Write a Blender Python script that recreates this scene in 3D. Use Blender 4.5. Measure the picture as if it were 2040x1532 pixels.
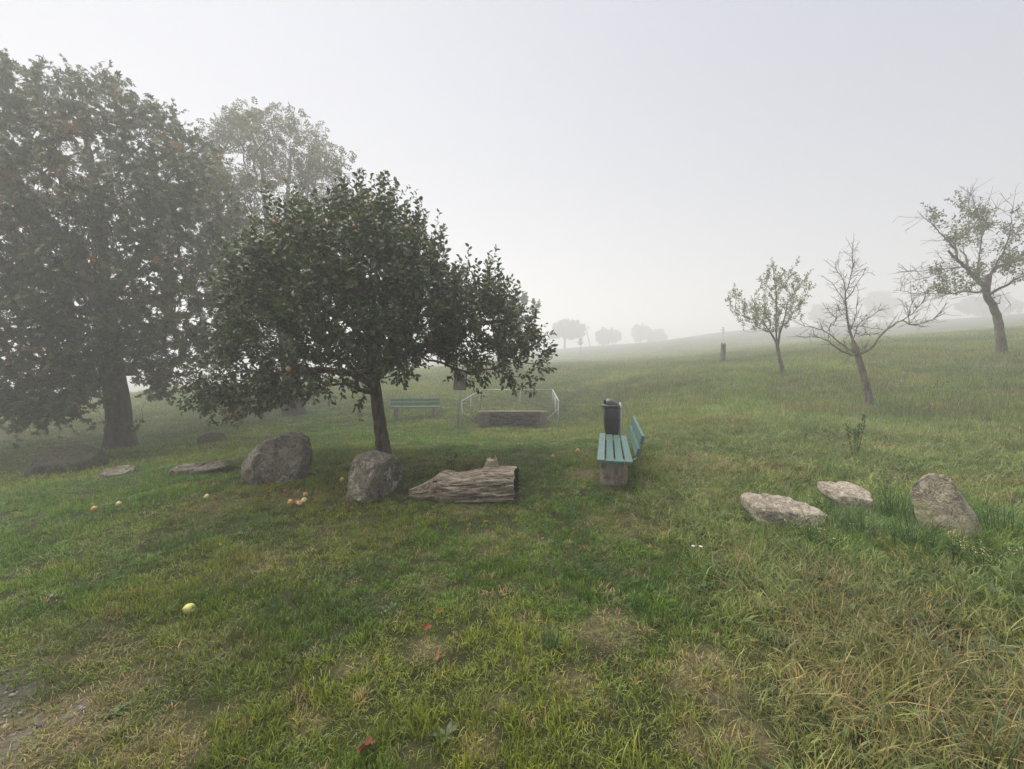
import bpy, bmesh, math, random
import numpy as np
from mathutils import Vector, Matrix, noise as mnoise
from mathutils.kdtree import KDTree

for o in list(bpy.data.objects):
    bpy.data.objects.remove(o)
S = bpy.context.scene
COL = S.collection
R = math.radians

# ------------------------------------------------------------------ camera
F = 900.0            # focal length in pixels of a 2040 px wide picture
PITCH = R(2.6)
CAMZ = 1.6
cam_d = bpy.data.cameras.new('camera')
cam_d.sensor_width = 36.0
cam_d.lens = 36.0 * F / 2040.0
cam_d.clip_start = 0.05
cam_d.clip_end = 2000.0
cam = bpy.data.objects.new('camera', cam_d)
cam.location = (0, 0, CAMZ)
cam.rotation_euler = (R(90) - PITCH, 0, 0)
COL.objects.link(cam)
S.camera = cam

# ------------------------------------------------------------------ sky and sun
SUN_AZ, SUN_EL = R(-50), R(60)          # azimuth from +Y towards +X
world = bpy.data.worlds.new('World')
S.world = world
world.use_nodes = True
wn = world.node_tree.nodes
wl = world.node_tree.links
bg = wn['Background']
sky = wn.new('ShaderNodeTexSky')
sky.sky_type = 'NISHITA'
sky.sun_disc = False
sky.sun_elevation = SUN_EL
sky.sun_rotation = SUN_AZ
sky.altitude = 300
sky.air_density = 1.6
sky.dust_density = 3.0
sky.ozone_density = 1.0
hs = wn.new('ShaderNodeHueSaturation')
hs.inputs['Saturation'].default_value = 0.22
wl.new(sky.outputs[0], hs.inputs['Color'])
fogmix = wn.new('ShaderNodeMix')         # sunlight evened out by the thick fog above: a pale overcast veil over the clear sky
fogmix.data_type = 'RGBA'
fogmix.inputs[0].default_value = 0.66
wl.new(hs.outputs[0], fogmix.inputs[6])
fogmix.inputs[7].default_value = (5.4, 6.05, 9.0, 1)
wl.new(fogmix.outputs[2], bg.inputs['Color'])
bg.inputs['Strength'].default_value = 0.039

sun_d = bpy.data.lights.new('sun', 'SUN')
sun_d.energy = 4.4
sun_d.angle = R(75)
sun_d.color = (1.0, 0.94, 0.80)
sun = bpy.data.objects.new('sun', sun_d)
sd = Vector((math.sin(SUN_AZ) * math.cos(SUN_EL), math.cos(SUN_AZ) * math.cos(SUN_EL), math.sin(SUN_EL)))
sun.rotation_euler = (-sd).to_track_quat('-Z', 'Y').to_euler()
sun.location = sd * 60
COL.objects.link(sun)

S.view_settings.view_transform = 'Standard'
S.view_settings.look = 'None'
S.view_settings.gamma = 1.0
S.view_settings.exposure = 0.77
S.render.engine = 'CYCLES'
S.cycles.use_denoising = True
S.cycles.denoising_prefilter = 'NONE'
S.cycles.use_adaptive_sampling = False
S.cycles.max_bounces = 8
S.cycles.diffuse_bounces = 3
S.cycles.glossy_bounces = 2
S.cycles.transmission_bounces = 3
S.cycles.volume_bounces = 2
S.cycles.sample_clamp_indirect = 6.0

HAZE_DENSITY = 0.0090
HAZE_G = 0.32

# ------------------------------------------------------------------ helpers
rng = np.random.default_rng(11)
random.seed(5)
FWD = np.array((0.0, math.cos(PITCH), -math.sin(PITCH)))
UPV = np.array((0.0, math.sin(PITCH), math.cos(PITCH)))
RGT = np.array((1.0, 0.0, 0.0))
CAM = np.array((0.0, 0.0, CAMZ))


def ray(px, py):
    return FWD + RGT * ((px - 1020.0) / F) + UPV * ((766.0 - py) / F)


def W(px, py, d):
    """world point on the sight line of a photo pixel, d metres ahead"""
    r = ray(px, py)
    return CAM + r * (d / r[1])


def hash2(ix, iy, seed):
    h = (ix.astype(np.int64) * 374761393 + iy.astype(np.int64) * 668265263 + seed * 974711) & 0x7fffffff
    h = ((h ^ (h >> 13)) * 1274126177) & 0x7fffffff
    h = h ^ (h >> 16)
    return (h & 0xffff) / 65535.0


def vnoise(x, y, seed=0):
    x = np.asarray(x, float); y = np.asarray(y, float)
    ix = np.floor(x); iy = np.floor(y)
    fx = x - ix; fy = y - iy
    fx = fx * fx * (3 - 2 * fx); fy = fy * fy * (3 - 2 * fy)
    a = hash2(ix, iy, seed); b = hash2(ix + 1, iy, seed)
    c = hash2(ix, iy + 1, seed); d = hash2(ix + 1, iy + 1, seed)
    return (a * (1 - fx) + b * fx) * (1 - fy) + (c * (1 - fx) + d * fx) * fy


def fbm(x, y, seed=0, oct=4):
    s = 0.0; a = 0.5; t = 0.0
    for k in range(oct):
        s = s + a * vnoise(np.asarray(x) * 2 ** k, np.asarray(y) * 2 ** k, seed + k * 17)
        t += a; a *= 0.5
    return s / t


def sstep(a, b, x):
    t = np.clip((np.asarray(x, float) - a) / (b - a), 0, 1)
    return t * t * (3 - 2 * t)


def link(o, parent=None):
    COL.objects.link(o)
    if parent is not None:
        o.parent = parent
    return o


def tag(o, label=None, cat=None, group=None, kind=None):
    if label: o['label'] = label
    if cat: o['category'] = cat
    if group: o['group'] = group
    if kind: o['kind'] = kind
    return o


def empty(name, loc=(0, 0, 0), rz=0.0):
    e = bpy.data.objects.new(name, None)
    e.empty_display_size = 0.1
    e.location = loc
    e.rotation_euler = (0, 0, rz)
    return link(e)


def mesh_np(name, V, faces_flat, sizes, mat=None, smooth=False, attrs=None):
    """fast mesh from numpy; attrs: {name: per-vertex float}"""
    me = bpy.data.meshes.new(name)
    V = np.asarray(V, np.float32)
    faces_flat = np.asarray(faces_flat, np.int32)
    sizes = np.asarray(sizes, np.int32)
    me.vertices.add(len(V)); me.vertices.foreach_set('co', V.ravel())
    me.loops.add(len(faces_flat)); me.loops.foreach_set('vertex_index', faces_flat)
    me.polygons.add(len(sizes))
    st = np.zeros(len(sizes), np.int32); st[1:] = np.cumsum(sizes)[:-1]
    me.polygons.foreach_set('loop_start', st)
    me.update(calc_edges=True)
    if attrs:
        for k, v in attrs.items():
            a = me.attributes.new(k, 'FLOAT', 'POINT')
            a.data.foreach_set('value', np.asarray(v, np.float32))
    if smooth:
        me.polygons.foreach_set('use_smooth', np.ones(len(sizes), bool))
    if mat is not None:
        me.materials.append(mat)
    me.validate()
    return me


def mobj(name, me, parent=None, loc=None):
    o = bpy.data.objects.new(name, me)
    if loc is not None:
        o.location = loc
    return link(o, parent)


def bm_obj(name, bm, mat, parent=None, loc=None, smooth=False, rot=None):
    me = bpy.data.meshes.new(name)
    bmesh.ops.recalc_face_normals(bm, faces=bm.faces)
    bm.to_mesh(me); bm.free()
    me.materials.append(mat)
    if smooth:
        for p in me.polygons: p.use_smooth = True
    o = bpy.data.objects.new(name, me)
    if loc is not None: o.location = loc
    if rot is not None: o.rotation_euler = rot
    return link(o, parent)


def box_bm(sx, sy, sz, bevel=0.0, centre=(0, 0, 0), seg=2):
    bm = bmesh.new()
    bmesh.ops.create_cube(bm, size=1.0)
    for v in bm.verts:
        v.co = Vector((v.co.x * sx + centre[0], v.co.y * sy + centre[1], v.co.z * sz + centre[2]))
    if bevel > 0:
        bmesh.ops.bevel(bm, geom=list(bm.edges), offset=bevel, segments=seg, affect='EDGES', profile=0.6)
    return bm


def tube_arrays(pts, rad, n=8, caps=True):
    """one tube round a polyline -> V, faces_flat, sizes"""
    pts = np.asarray(pts, float); rad = np.asarray(rad, float)
    m = len(pts)
    tg = np.gradient(pts, axis=0)
    tg /= np.linalg.norm(tg, axis=1)[:, None] + 1e-9
    ref = np.array((0.0, 0.0, 1.0)) if abs(tg[0][2]) < 0.9 else np.array((1.0, 0.0, 0.0))
    u = np.cross(tg[0], ref); u /= np.linalg.norm(u)
    V = np.zeros((m, n, 3))
    ang = np.linspace(0, 2 * math.pi, n, endpoint=False)
    for i in range(m):
        u = u - tg[i] * np.dot(u, tg[i]); u /= np.linalg.norm(u) + 1e-9
        w = np.cross(tg[i], u)
        V[i] = pts[i] + rad[i] * (np.cos(ang)[:, None] * u + np.sin(ang)[:, None] * w)
    V = V.reshape(-1, 3)
    i = np.arange(m - 1)[:, None]; j = np.arange(n)[None, :]; jn = (j + 1) % n
    q = np.stack([i * n + j, i * n + jn, (i + 1) * n + jn, (i + 1) * n + j], -1).reshape(-1)
    sizes = np.full((m - 1) * n, 4)
    if caps:
        q = np.concatenate([q, np.arange(n)[::-1], (m - 1) * n + np.arange(n)])
        sizes = np.concatenate([sizes, [n, n]])
    return V, q, sizes


class Acc:
    """collects geometry into ONE mesh"""
    def __init__(s):
        s.V = []; s.f = []; s.z = []; s.n = 0; s.a = []

    def add(s, V, q, z, attr=None):
        s.V.append(np.asarray(V, float)); s.f.append(np.asarray(q) + s.n); s.z.append(np.asarray(z))
        s.n += len(V)
        s.a.append(np.zeros(len(V)) if attr is None else (np.full(len(V), attr) if np.isscalar(attr) else attr))

    def tube(s, pts, rad, n=8, caps=True):
        s.add(*tube_arrays(pts, rad, n, caps))

    def mesh(s, name, mat, smooth=True):
        return mesh_np(name, np.concatenate(s.V), np.concatenate(s.f), np.concatenate(s.z), mat, smooth,
                       {'var': np.concatenate(s.a)})


# ------------------------------------------------------------------ materials
class NT:
    def __init__(s, name):
        s.m = bpy.data.materials.new(name); s.m.use_nodes = True
        s.t = s.m.node_tree; s.n = s.t.nodes; s.l = s.t.links
        s.out = s.n['Material Output']; s.p = s.n['Principled BSDF']

    def new(s, t, **k):
        nd = s.n.new(t)
        for a, v in k.items():
            setattr(nd, a, v)
        return nd

    def put(s, sock, v):
        if isinstance(v, bpy.types.NodeSocket):
            s.l.new(v, sock)
        elif isinstance(v, (tuple, list)) and len(v) == 3 and sock.type == 'RGBA':
            sock.default_value = (*v, 1)
        else:
            sock.default_value = v

    def coord(s, kind='Object', scale=(1, 1, 1)):
        c = s.new('ShaderNodeTexCoord').outputs[kind]
        mp = s.new('ShaderNodeMapping')
        s.l.new(c, mp.inputs['Vector'])
        mp.inputs['Scale'].default_value = scale
        return mp.outputs[0]

    def noise(s, vec, scale, detail=4, rough=0.6, dist=0.0, out=0):
        nd = s.new('ShaderNodeTexNoise')
        if vec is not None: s.l.new(vec, nd.inputs['Vector'])
        nd.inputs['Scale'].default_value = scale
        nd.inputs['Detail'].default_value = detail
        nd.inputs['Roughness'].default_value = rough
        nd.inputs['Distortion'].default_value = dist
        return nd.outputs[out]

    def voro(s, vec, scale, feature='F1', out=0):
        nd = s.new('ShaderNodeTexVoronoi', feature=feature)
        if vec is not None: s.l.new(vec, nd.inputs['Vector'])
        nd.inputs['Scale'].default_value = scale
        return nd.outputs[out]

    def ramp(s, fac, stops):
        nd = s.new('ShaderNodeValToRGB')
        el = nd.color_ramp.elements
        while len(el) < len(stops): el.new(0.5)
        for e, (p, c) in zip(el, stops):
            e.position = p
            e.color = (*c, 1) if isinstance(c, (tuple, list)) else (c, c, c, 1)
        s.l.new(fac, nd.inputs[0])
        return nd.outputs[0]

    def mix(s, fac, a, b, mode='MIX'):
        nd = s.new('ShaderNodeMix', data_type='RGBA', blend_type=mode)
        s.put(nd.inputs[0], fac); s.put(nd.inputs[6], a); s.put(nd.inputs[7], b)
        return nd.outputs[2]

    def math(s, op, a, b=0.0):
        nd = s.new('ShaderNodeMath', operation=op)
        s.put(nd.inputs[0], a); s.put(nd.inputs[1], b)
        return nd.outputs[0]

    def bump(s, h, strength=0.5, dist=0.02):
        nd = s.new('ShaderNodeBump')
        nd.inputs['Strength'].default_value = strength
        nd.inputs['Distance'].default_value = dist
        s.l.new(h, nd.inputs['Height'])
        s.l.new(nd.outputs[0], s.p.inputs['Normal'])
        return nd.outputs[0]

    def attr(s, name, kind='GEOMETRY', out='Fac'):
        nd = s.new('ShaderNodeAttribute', attribute_name=name, attribute_type=kind)
        return nd.outputs[out]

    def fin(s, col, rough=0.8, spec=0.3, metal=0.0):
        s.put(s.p.inputs['Base Color'], col)
        s.put(s.p.inputs['Roughness'], rough)
        s.put(s.p.inputs['Specular IOR Level'], spec)
        s.put(s.p.inputs['Metallic'], metal)
        return s.m

    def leafy(s, col, transl=0.3, rough=0.5, spec=0.35, tcol=None):
        s.fin(col, rough, spec)
        tr = s.new('ShaderNodeBsdfTranslucent')
        s.put(tr.inputs[0], tcol if tcol is not None else col)
        mx = s.new('ShaderNodeMixShader'); mx.inputs[0].default_value = transl
        s.l.new(s.p.outputs[0], mx.inputs[1]); s.l.new(tr.outputs[0], mx.inputs[2])
        s.l.new(mx.outputs[0], s.out.inputs[0])
        return s.m


def m_leaf(name, stops, rough=0.45, transl=0.25, spec=0.4):
    t = NT(name)
    return t.leafy(t.ramp(t.attr('var'), stops), transl, rough, spec)


def m_bark(name, c0, c1, moss=None, scale=14, stretch=0.25):
    t = NT(name)
    v = t.coord('Object', (1, 1, stretch))
    n = t.noise(v, scale, 6, 0.65, 0.6)
    c = t.ramp(n, [(0.32, c0), (0.62, c1)])
    if moss:
        n2 = t.noise(t.coord('Object'), 2.5, 5, 0.6)
        c = t.mix(t.ramp(n2, [(0.5, 0.0), (0.66, 1.0)]), c, moss)
    vv = t.voro(v, scale * 0.9, 'DISTANCE_TO_EDGE')
    h = t.math('ADD', t.math('MULTIPLY', t.math('MINIMUM', vv, 0.25), 2.0), n)
    t.bump(h, 0.9, 0.03)
    return t.fin(c, 0.9, 0.15)


def m_rock(name, base, dark, lichen, lich2=None, scale=3.0):
    t = NT(name)
    v = t.coord('Object')
    n = t.noise(v, scale, 8, 0.68, 0.4)
    c = t.ramp(n, [(0.3, dark), (0.52, base), (0.75, tuple(min(1, x * 1.35) for x in base))])
    l = t.noise(v, scale * 2.6, 7, 0.7, 1.2)
    c = t.mix(t.ramp(l, [(0.52, 0.0), (0.57, 0.9)]), c, lichen)
    k = t.noise(v, scale * 1.7, 5, 0.6, 2.0)
    c = t.mix(t.ramp(k, [(0.47, 0.0), (0.495, 0.75), (0.505, 0.75), (0.53, 0.0)]), c, tuple(x * .5 for x in dark))
    if lich2:
        l2 = t.noise(v, scale * 0.9, 6, 0.65, 0.5)
        c = t.mix(t.ramp(l2, [(0.5, 0.0), (0.64, 0.8)]), c, lich2)
    g = t.noise(v, 60, 3, 0.7)
    c = t.mix(0.55, c, t.ramp(g, [(0.3, 0.25), (0.7, 0.95)]), 'MULTIPLY')
    h = t.math('ADD', t.math('MULTIPLY', t.noise(v, 18, 8, 0.72), 1.0), t.math('MULTIPLY', g, 0.35))
    t.bump(h, 1.0, 0.035)
    return t.fin(c, 0.92, 0.15)


def m_plain(name, col, rough=0.5, spec=0.4, metal=0.0, var=0.25, scale=20, bump=0.15):
    t = NT(name)
    v = t.coord('Object')
    n = t.noise(v, scale, 6, 0.65)
    c = t.mix(var, col, t.ramp(n, [(0.3, tuple(x * 0.3 for x in col)), (0.7, tuple(min(1, x * 1.5) for x in col))]))
    if bump: t.bump(n, bump, 0.01)
    return t.fin(c, t.ramp(n, [(0.2, max(0, rough - 0.12)), (0.8, min(1, rough + 0.12))]), spec, metal)


M = {}
M['apple_leaf'] = m_leaf('apple_leaf', [(0.0, (0.020, 0.042, 0.011)), (0.5, (0.048, 0.082, 0.020)), (0.93, (0.13, 0.16, 0.05)), (0.975, (0.30, 0.16, 0.03))], 0.38, 0.2, 0.5)
M['chestnut_leaf'] = m_leaf('chestnut_leaf', [(0.0, (0.034, 0.066, 0.018)), (0.55, (0.080, 0.118, 0.034)), (0.74, (0.14, 0.145, 0.05)), (0.9, (0.25, 0.155, 0.06)), (1.0, (0.28, 0.16, 0.065))], 0.55, 0.22)
M['walnut_leaf'] = m_leaf('walnut_leaf', [(0.0, (0.05, 0.068, 0.024)), (0.6, (0.10, 0.12, 0.04)), (1.0, (0.18, 0.17, 0.06))], 0.55, 0.3)
M['young_leaf'] = m_leaf('young_leaf', [(0.0, (0.09, 0.115, 0.03)), (0.6, (0.19, 0.20, 0.055)), (1.0, (0.34, 0.28, 0.08))], 0.5, 0.3)
M['old_leaf'] = m_leaf('old_leaf', [(0.0, (0.06, 0.085, 0.028)), (0.6, (0.13, 0.15, 0.05)), (1.0, (0.24, 0.20, 0.07))], 0.5, 0.3)
M['far_leaf'] = m_leaf('far_leaf', [(0.0, (0.03, 0.04, 0.02)), (0.6, (0.05, 0.06, 0.025)), (1.0, (0.10, 0.09, 0.04))], 0.6, 0.2)
M['herb_leaf'] = m_leaf('herb_leaf', [(0.0, (0.04, 0.08, 0.02)), (1.0, (0.10, 0.17, 0.04))], 0.5, 0.3)
M['petal_yellow'] = m_leaf('petal_yellow', [(0.0, (0.50, 0.46, 0.14)), (1.0, (0.72, 0.68, 0.36))], 0.6, 0.3)
M['dead_leaf'] = m_leaf('dead_leaf', [(0.0, (0.10, 0.03, 0.018)), (0.5, (0.22, 0.07, 0.03)), (1.0, (0.42, 0.20, 0.05))], 0.7, 0.15)
M['petal_white'] = m_leaf('petal_white', [(0.0, (0.72, 0.70, 0.68)), (1.0, (0.82, 0.80, 0.78))], 0.6, 0.2)
M['apple_bark'] = m_bark('apple_bark', (0.030, 0.024, 0.019), (0.15, 0.115, 0.085), None, 16)
M['dark_bark'] = m_bark('dark_bark', (0.03, 0.026, 0.022), (0.095, 0.078, 0.062), None, 9)
M['grey_bark'] = m_bark('grey_bark', (0.045, 0.038, 0.030), (0.19, 0.155, 0.12), (0.20, 0.18, 0.10), 16)
M['lichen_bark'] = m_bark('lichen_bark', (0.05, 0.042, 0.034), (0.22, 0.185, 0.15), (0.22, 0.19, 0.10), 18)

# ------------------------------------------------------------------ terrain
# (x, y, z) control points; most come from what stands there
def CP(px, py, d):
    p = W(px, py, d); return (p[0], p[1], p[2])

CTRL = [(0, 0, 0.0), (0, 2.2, 0.0), (-2.5, 2.5, -0.06), (2.5, 2.2, 0.06), (-5, 0, -0.2), (5, 0, 0.3), (0, -6, -0.1),
        (-4.5, 4.2, -0.16), (0.4, 4.0, 0.02),
        CP(1225, 958, 5.65), CP(930, 1003, 5.2), CP(740, 992, 5.42), CP(550, 958, 6.4), CP(765, 912, 7.8),
        CP(235, 948, 8.0), CP(130, 945, 9.2), CP(400, 943, 7.3), CP(423, 882, 13), CP(240, 895, 14), CP(585, 828, 21),
        CP(915, 857, 15.5), CP(1115, 852, 16.0), CP(960, 816, 19.5), CP(1100, 816, 19.5), CP(828, 836, 18),
        CP(1730, 810, 13), CP(1558, 747, 17), CP(1995, 710, 17), CP(1440, 722, 25), CP(1570, 1045, 4.25), CP(1700, 1018, 4.7),
        CP(1900, 1065, 3.75), CP(1700, 905, 7.0), CP(1400, 850, 10), CP(1300, 775, 18), CP(1200, 738, 30), CP(1125, 695, 165),
        CP(1210, 687, 185), CP(1300, 681, 200), CP(1440, 661, 190), CP(1600, 650, 185), CP(1750, 642, 170), CP(2000, 628, 150), CP(1300, 712, 60), CP(1600, 690, 42), CP(1850, 668, 44), CP(1700, 663, 95), CP(1500, 682, 80), CP(2000, 650, 65), CP(1150, 712, 90),
        CP(340, 775, 40), CP(0, 832, 30), CP(-400, 860, 28), CP(600, 762, 45), CP(900, 735, 40), CP(2500, 640, 22), CP(2500, 600, 60),
        (-60, 80, -4.5), (0, 140, 4.2), (190, 130, 21.0), (-40, -20, -3), (40, -20, 2.5), (0, -50, -1), (45, 5, 3.4), (-40, 5, -3.2)]
CT = np.array(CTRL)


def tps_fit(P, z, lam=0.02):
    n = len(P)
    d2 = ((P[:, None] - P[None]) ** 2).sum(-1)
    K = 0.5 * d2 * np.log(d2 + 1e-12) + lam * np.eye(n)
    A = np.zeros((n + 3, n + 3))
    A[:n, :n] = K; A[:n, n] = 1; A[:n, n + 1:] = P; A[n, :n] = 1; A[n + 1:, :n] = P.T
    return np.linalg.solve(A, np.concatenate([z, np.zeros(3)]))


# log-radial warp keeps near detail and far slope equally smooth
def warp(x, y):
    r = np.hypot(x, y) + 1e-6
    k = 12.0 * np.log1p(r / 12.0) / r
    return np.stack([x * k, y * k], -1)

TW = tps_fit(warp(CT[:, 0], CT[:, 1]), CT[:, 2])
TP = warp(CT[:, 0], CT[:, 1])

WELL_X0, WELL_X1, WELL_Y = -1.22, 1.05, 17.0


def base_h(x, y):
    x = np.asarray(x, float); y = np.asarray(y, float)
    sh = x.shape
    xf = x.ravel(); yf = y.ravel()
    out = np.zeros(len(xf))
    for i in range(0, len(xf), 20000):
        q = warp(xf[i:i + 20000], yf[i:i + 20000])
        d2 = ((q[:, None] - TP[None]) ** 2).sum(-1)
        out[i:i + 20000] = (0.5 * d2 * np.log(d2 + 1e-12)) @ TW[:-3] + TW[-3] + q @ TW[-2:]
    out = out.reshape(sh)
    r = np.hypot(x, y)
    f = sstep(250, 350, r)
    far = np.clip(6.0 + 0.085 * x, -6.0, 20.0)
    return out * (1 - f) + far * f


def height(x, y):
    x = np.asarray(x, float); y = np.asarray(y, float)
    z = base_h(x, y)
    r = np.hypot(x, y)
    z = z + 0.05 * (fbm(x * 0.9, y * 0.9, 3) - 0.5) * sstep(0.5, 4, r) + 0.22 * (fbm(x * 0.3, y * 0.3, 9) - 0.5) * sstep(8, 24, r)
    # a rougher bank where the meadow starts on the right
    z = z + 0.03 * (fbm(x * 3.1, y * 3.1, 21) - 0.5)
    # sunken spring basin: hollow in front of the wall, raised lawn behind it
    mx = sstep(WELL_X0 - 0.5, WELL_X0 + 0.15, x) * (1 - sstep(WELL_X1 - 0.15, WELL_X1 + 0.5, x))
    back = sstep(WELL_Y + 0.10, WELL_Y + 0.22, y) * (1 - sstep(WELL_Y + 1.5, WELL_Y + 3.0, y))
    front = sstep(15.7, 16.6, y) * (1 - sstep(WELL_Y + 0.08, WELL_Y + 0.20, y))
    z = z * (1 - mx * back) + (-0.24) * mx * back
    z = z * (1 - mx * front) + (-0.86) * mx * front
    return z


def hz(x, y):
    return float(height(np.array([x]), np.array([y]))[0])


def G(px, py, lo=0.8, hi=140.0):
    """where the sight line of a photo pixel meets the ground"""
    r = ray(px, py); r = r / r[1]
    t = np.geomspace(lo, hi, 900)
    P = CAM + t[:, None] * r
    below = P[:, 2] < height(P[:, 0], P[:, 1])
    i = int(np.argmax(below)) if below.any() else len(t) - 1
    a, b = t[max(i - 1, 0)], t[i]
    for _ in range(12):
        m = 0.5 * (a + b); p = CAM + m * r
        if p[2] < hz(p[0], p[1]): b = m
        else: a = m
    p = CAM + b * r
    return np.array((p[0], p[1], hz(p[0], p[1])))


def m_ground():
    t = NT('meadow_soil')
    v = t.coord('Object')
    n1 = t.noise(v, 0.45, 6, 0.62, 0.3)
    n2 = t.noise(v, 3.2, 6, 0.68, 0.4)
    n3 = t.noise(v, 45, 4, 0.75)
    green = t.ramp(n2, [(0.3, (0.018, 0.022, 0.009)), (0.55, (0.045, 0.052, 0.020)), (0.75, (0.10, 0.095, 0.045))])
    soil = t.ramp(n3, [(0.3, (0.10, 0.08, 0.05)), (0.55, (0.25, 0.20, 0.13)), (0.8, (0.44, 0.36, 0.24))])
    bare = t.attr('bare')
    c = t.mix(t.ramp(n1, [(0.35, 0.0), (0.7, 0.35)]), green, (0.11, 0.10, 0.05))
    k = t.math('MULTIPLY', bare, t.ramp(n2, [(0.25, 0.5), (0.6, 1.0)]))
    c = t.mix(k, c, soil)
    grav = t.attr('gravel')
    gv = t.ramp(t.voro(v, 38, 'F1', 1), [(0.0, (0.10, 0.10, 0.10)), (0.5, (0.19, 0.18, 0.165)), (1.0, (0.33, 0.31, 0.28))])
    c = t.mix(t.math('MULTIPLY', grav, 0.35), c, gv)
    c = t.mix(0.4, c, t.ramp(n3, [(0.3, 0.35), (0.75, 1.0)]), 'MULTIPLY')
    t.bump(t.math('ADD', n3, t.math('MULTIPLY', n2, 2.0)), 0.8, 0.03)
    return t.fin(c, 0.95, 0.1)


def xy_of(px, py):
    p = G(px, py); return (p[0], p[1])

# bare or dry patches on the lawn: photo pixel, radius in metres, strength
BARE = [(1215, 1255, .30, .8), (1400, 1345, .34, .85), (1480, 1475, .22, .9), (955, 1490, .16, .8), (860, 1165, .22, .7), (320, 1495, .30, .9),
        (130, 1450, .35, .9), (10, 1500, .5, 1.), (240, 1380, .25, .6), (1390, 1480, .18, .7), (1620, 1370, .3, .6), (430, 1010, .55, .55), (600, 990, .5, .6),
        (930, 1015, .45, .6), (1180, 945, .45, .85), (1225, 975, .25, .6), (40, 925, .9, .8), (1560, 770, 1.2, .5), (1990, 728, 1.6, .6), (1725, 815, .7, .6),
        (500, 1130, .5, .35), (700, 1060, .6, .35), (1000, 1080, .6, .35), (1230, 1040, .6, .4), (100, 1290, .4, .4), (180, 1300, .3, .4), (420, 1300, .4, .4),
        (860, 1290, .15, .6), (1150, 1370, .25, .4), (1000, 1400, .15, .5), (700, 1330, .15, .5), (620, 1440, .12, .6)]
BARE = [(*xy_of(a, b), r * .8, k * .68) for a, b, r, k in BARE]
GRAV = [(*xy_of(-10, 1385), .16), (*xy_of(-10, 1490), .20), (*xy_of(-110, 1440), .45), (*xy_of(150, 1420), .09), (*xy_of(170, 1440), .07)]


def bare_at(x, y):
    b = np.zeros_like(x)
    n = 0.55 + 0.9 * fbm(x * 5, y * 5, 77)
    for bx, by, r, k in BARE:
        b = np.maximum(b, k * (1 - sstep(0.35, 1.15, np.hypot(x - bx, (y - by)) / r * n)))
    return b


def grav_at(x, y):
    b = np.zeros_like(x)
    n = 0.55 + 0.9 * fbm(x * 4, y * 4, 71)
    for bx, by, r in GRAV:
        b = np.maximum(b, 1 - sstep(0.4, 1.1, np.hypot(x - bx, y - by) / r * n))
    return b


def build_ground():
    rr = np.concatenate([[0.0], np.geomspace(0.35, 6, 110), np.geomspace(6.05, 30, 190), np.geomspace(30.5, 400, 80)])
    # angles: fine in front, coarse behind
    fa = np.linspace(R(-70), R(70), 420)
    ba = np.linspace(R(70), R(290), 90)[1:-1]
    aa = np.concatenate([fa, ba])
    na = len(aa); nr = len(rr) - 1
    X = np.outer(rr[1:], np.sin(aa)); Y = np.outer(rr[1:], np.cos(aa))
    X = np.concatenate([[0.0], X.ravel()]); Y = np.concatenate([[0.0], Y.ravel()])
    Z = height(X, Y)
    i = np.arange(nr - 1)[:, None]; j = np.arange(na)[None]; jn = (j + 1) % na
    q = np.stack([1 + i * na + jn, 1 + i * na + j, 1 + (i + 1) * na + j, 1 + (i + 1) * na + jn], -1).reshape(-1)
    tri = np.stack([np.zeros(na, int), 1 + np.arange(na), 1 + (np.arange(na) + 1) % na][::-1], -1)
    tri = tri[:, [0, 1, 2]].reshape(-1)
    me = mesh_np('ground', np.stack([X, Y, Z], -1), np.concatenate([q, tri]),
                 np.concatenate([np.full((nr - 1) * na, 4), np.full(na, 3)]), m_ground(), True,
                 {'bare': bare_at(X, Y), 'gravel': grav_at(X, Y)})
    bm = bmesh.new(); bm.from_mesh(me); bmesh.ops.recalc_face_normals(bm, faces=bm.faces)
    if bm.faces[0].normal.z < 0:
        bmesh.ops.reverse_faces(bm, faces=bm.faces)
    bm.to_mesh(me); bm.free()
    o = mobj('ground', me)
    tag(o, 'sloping grassy meadow ground under the whole scene', 'ground', kind='structure')

build_ground()

# ------------------------------------------------------------------ haze
def build_haze():
    t = bpy.data.materials.new('haze_air'); t.use_nodes = True
    n = t.node_tree.nodes
    n.remove(n['Principled BSDF'])
    pv = n.new('ShaderNodeVolumePrincipled')
    pv.inputs['Color'].default_value = (0.96, 0.972, 1.0, 1)
    pv.inputs['Density'].default_value = HAZE_DENSITY
    pv.inputs['Anisotropy'].default_value = HAZE_G
    t.node_tree.links.new(pv.outputs[0], n['Material Output'].inputs['Volume'])
    t.cycles.volume_sampling = 'DISTANCE'
    bm = box_bm(860, 860, 48, centre=(0, 0, 14))
    o = bm_obj('haze', bm, t)
    tag(o, 'pale morning fog filling the whole meadow', 'haze', kind='stuff')

build_haze()

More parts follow.
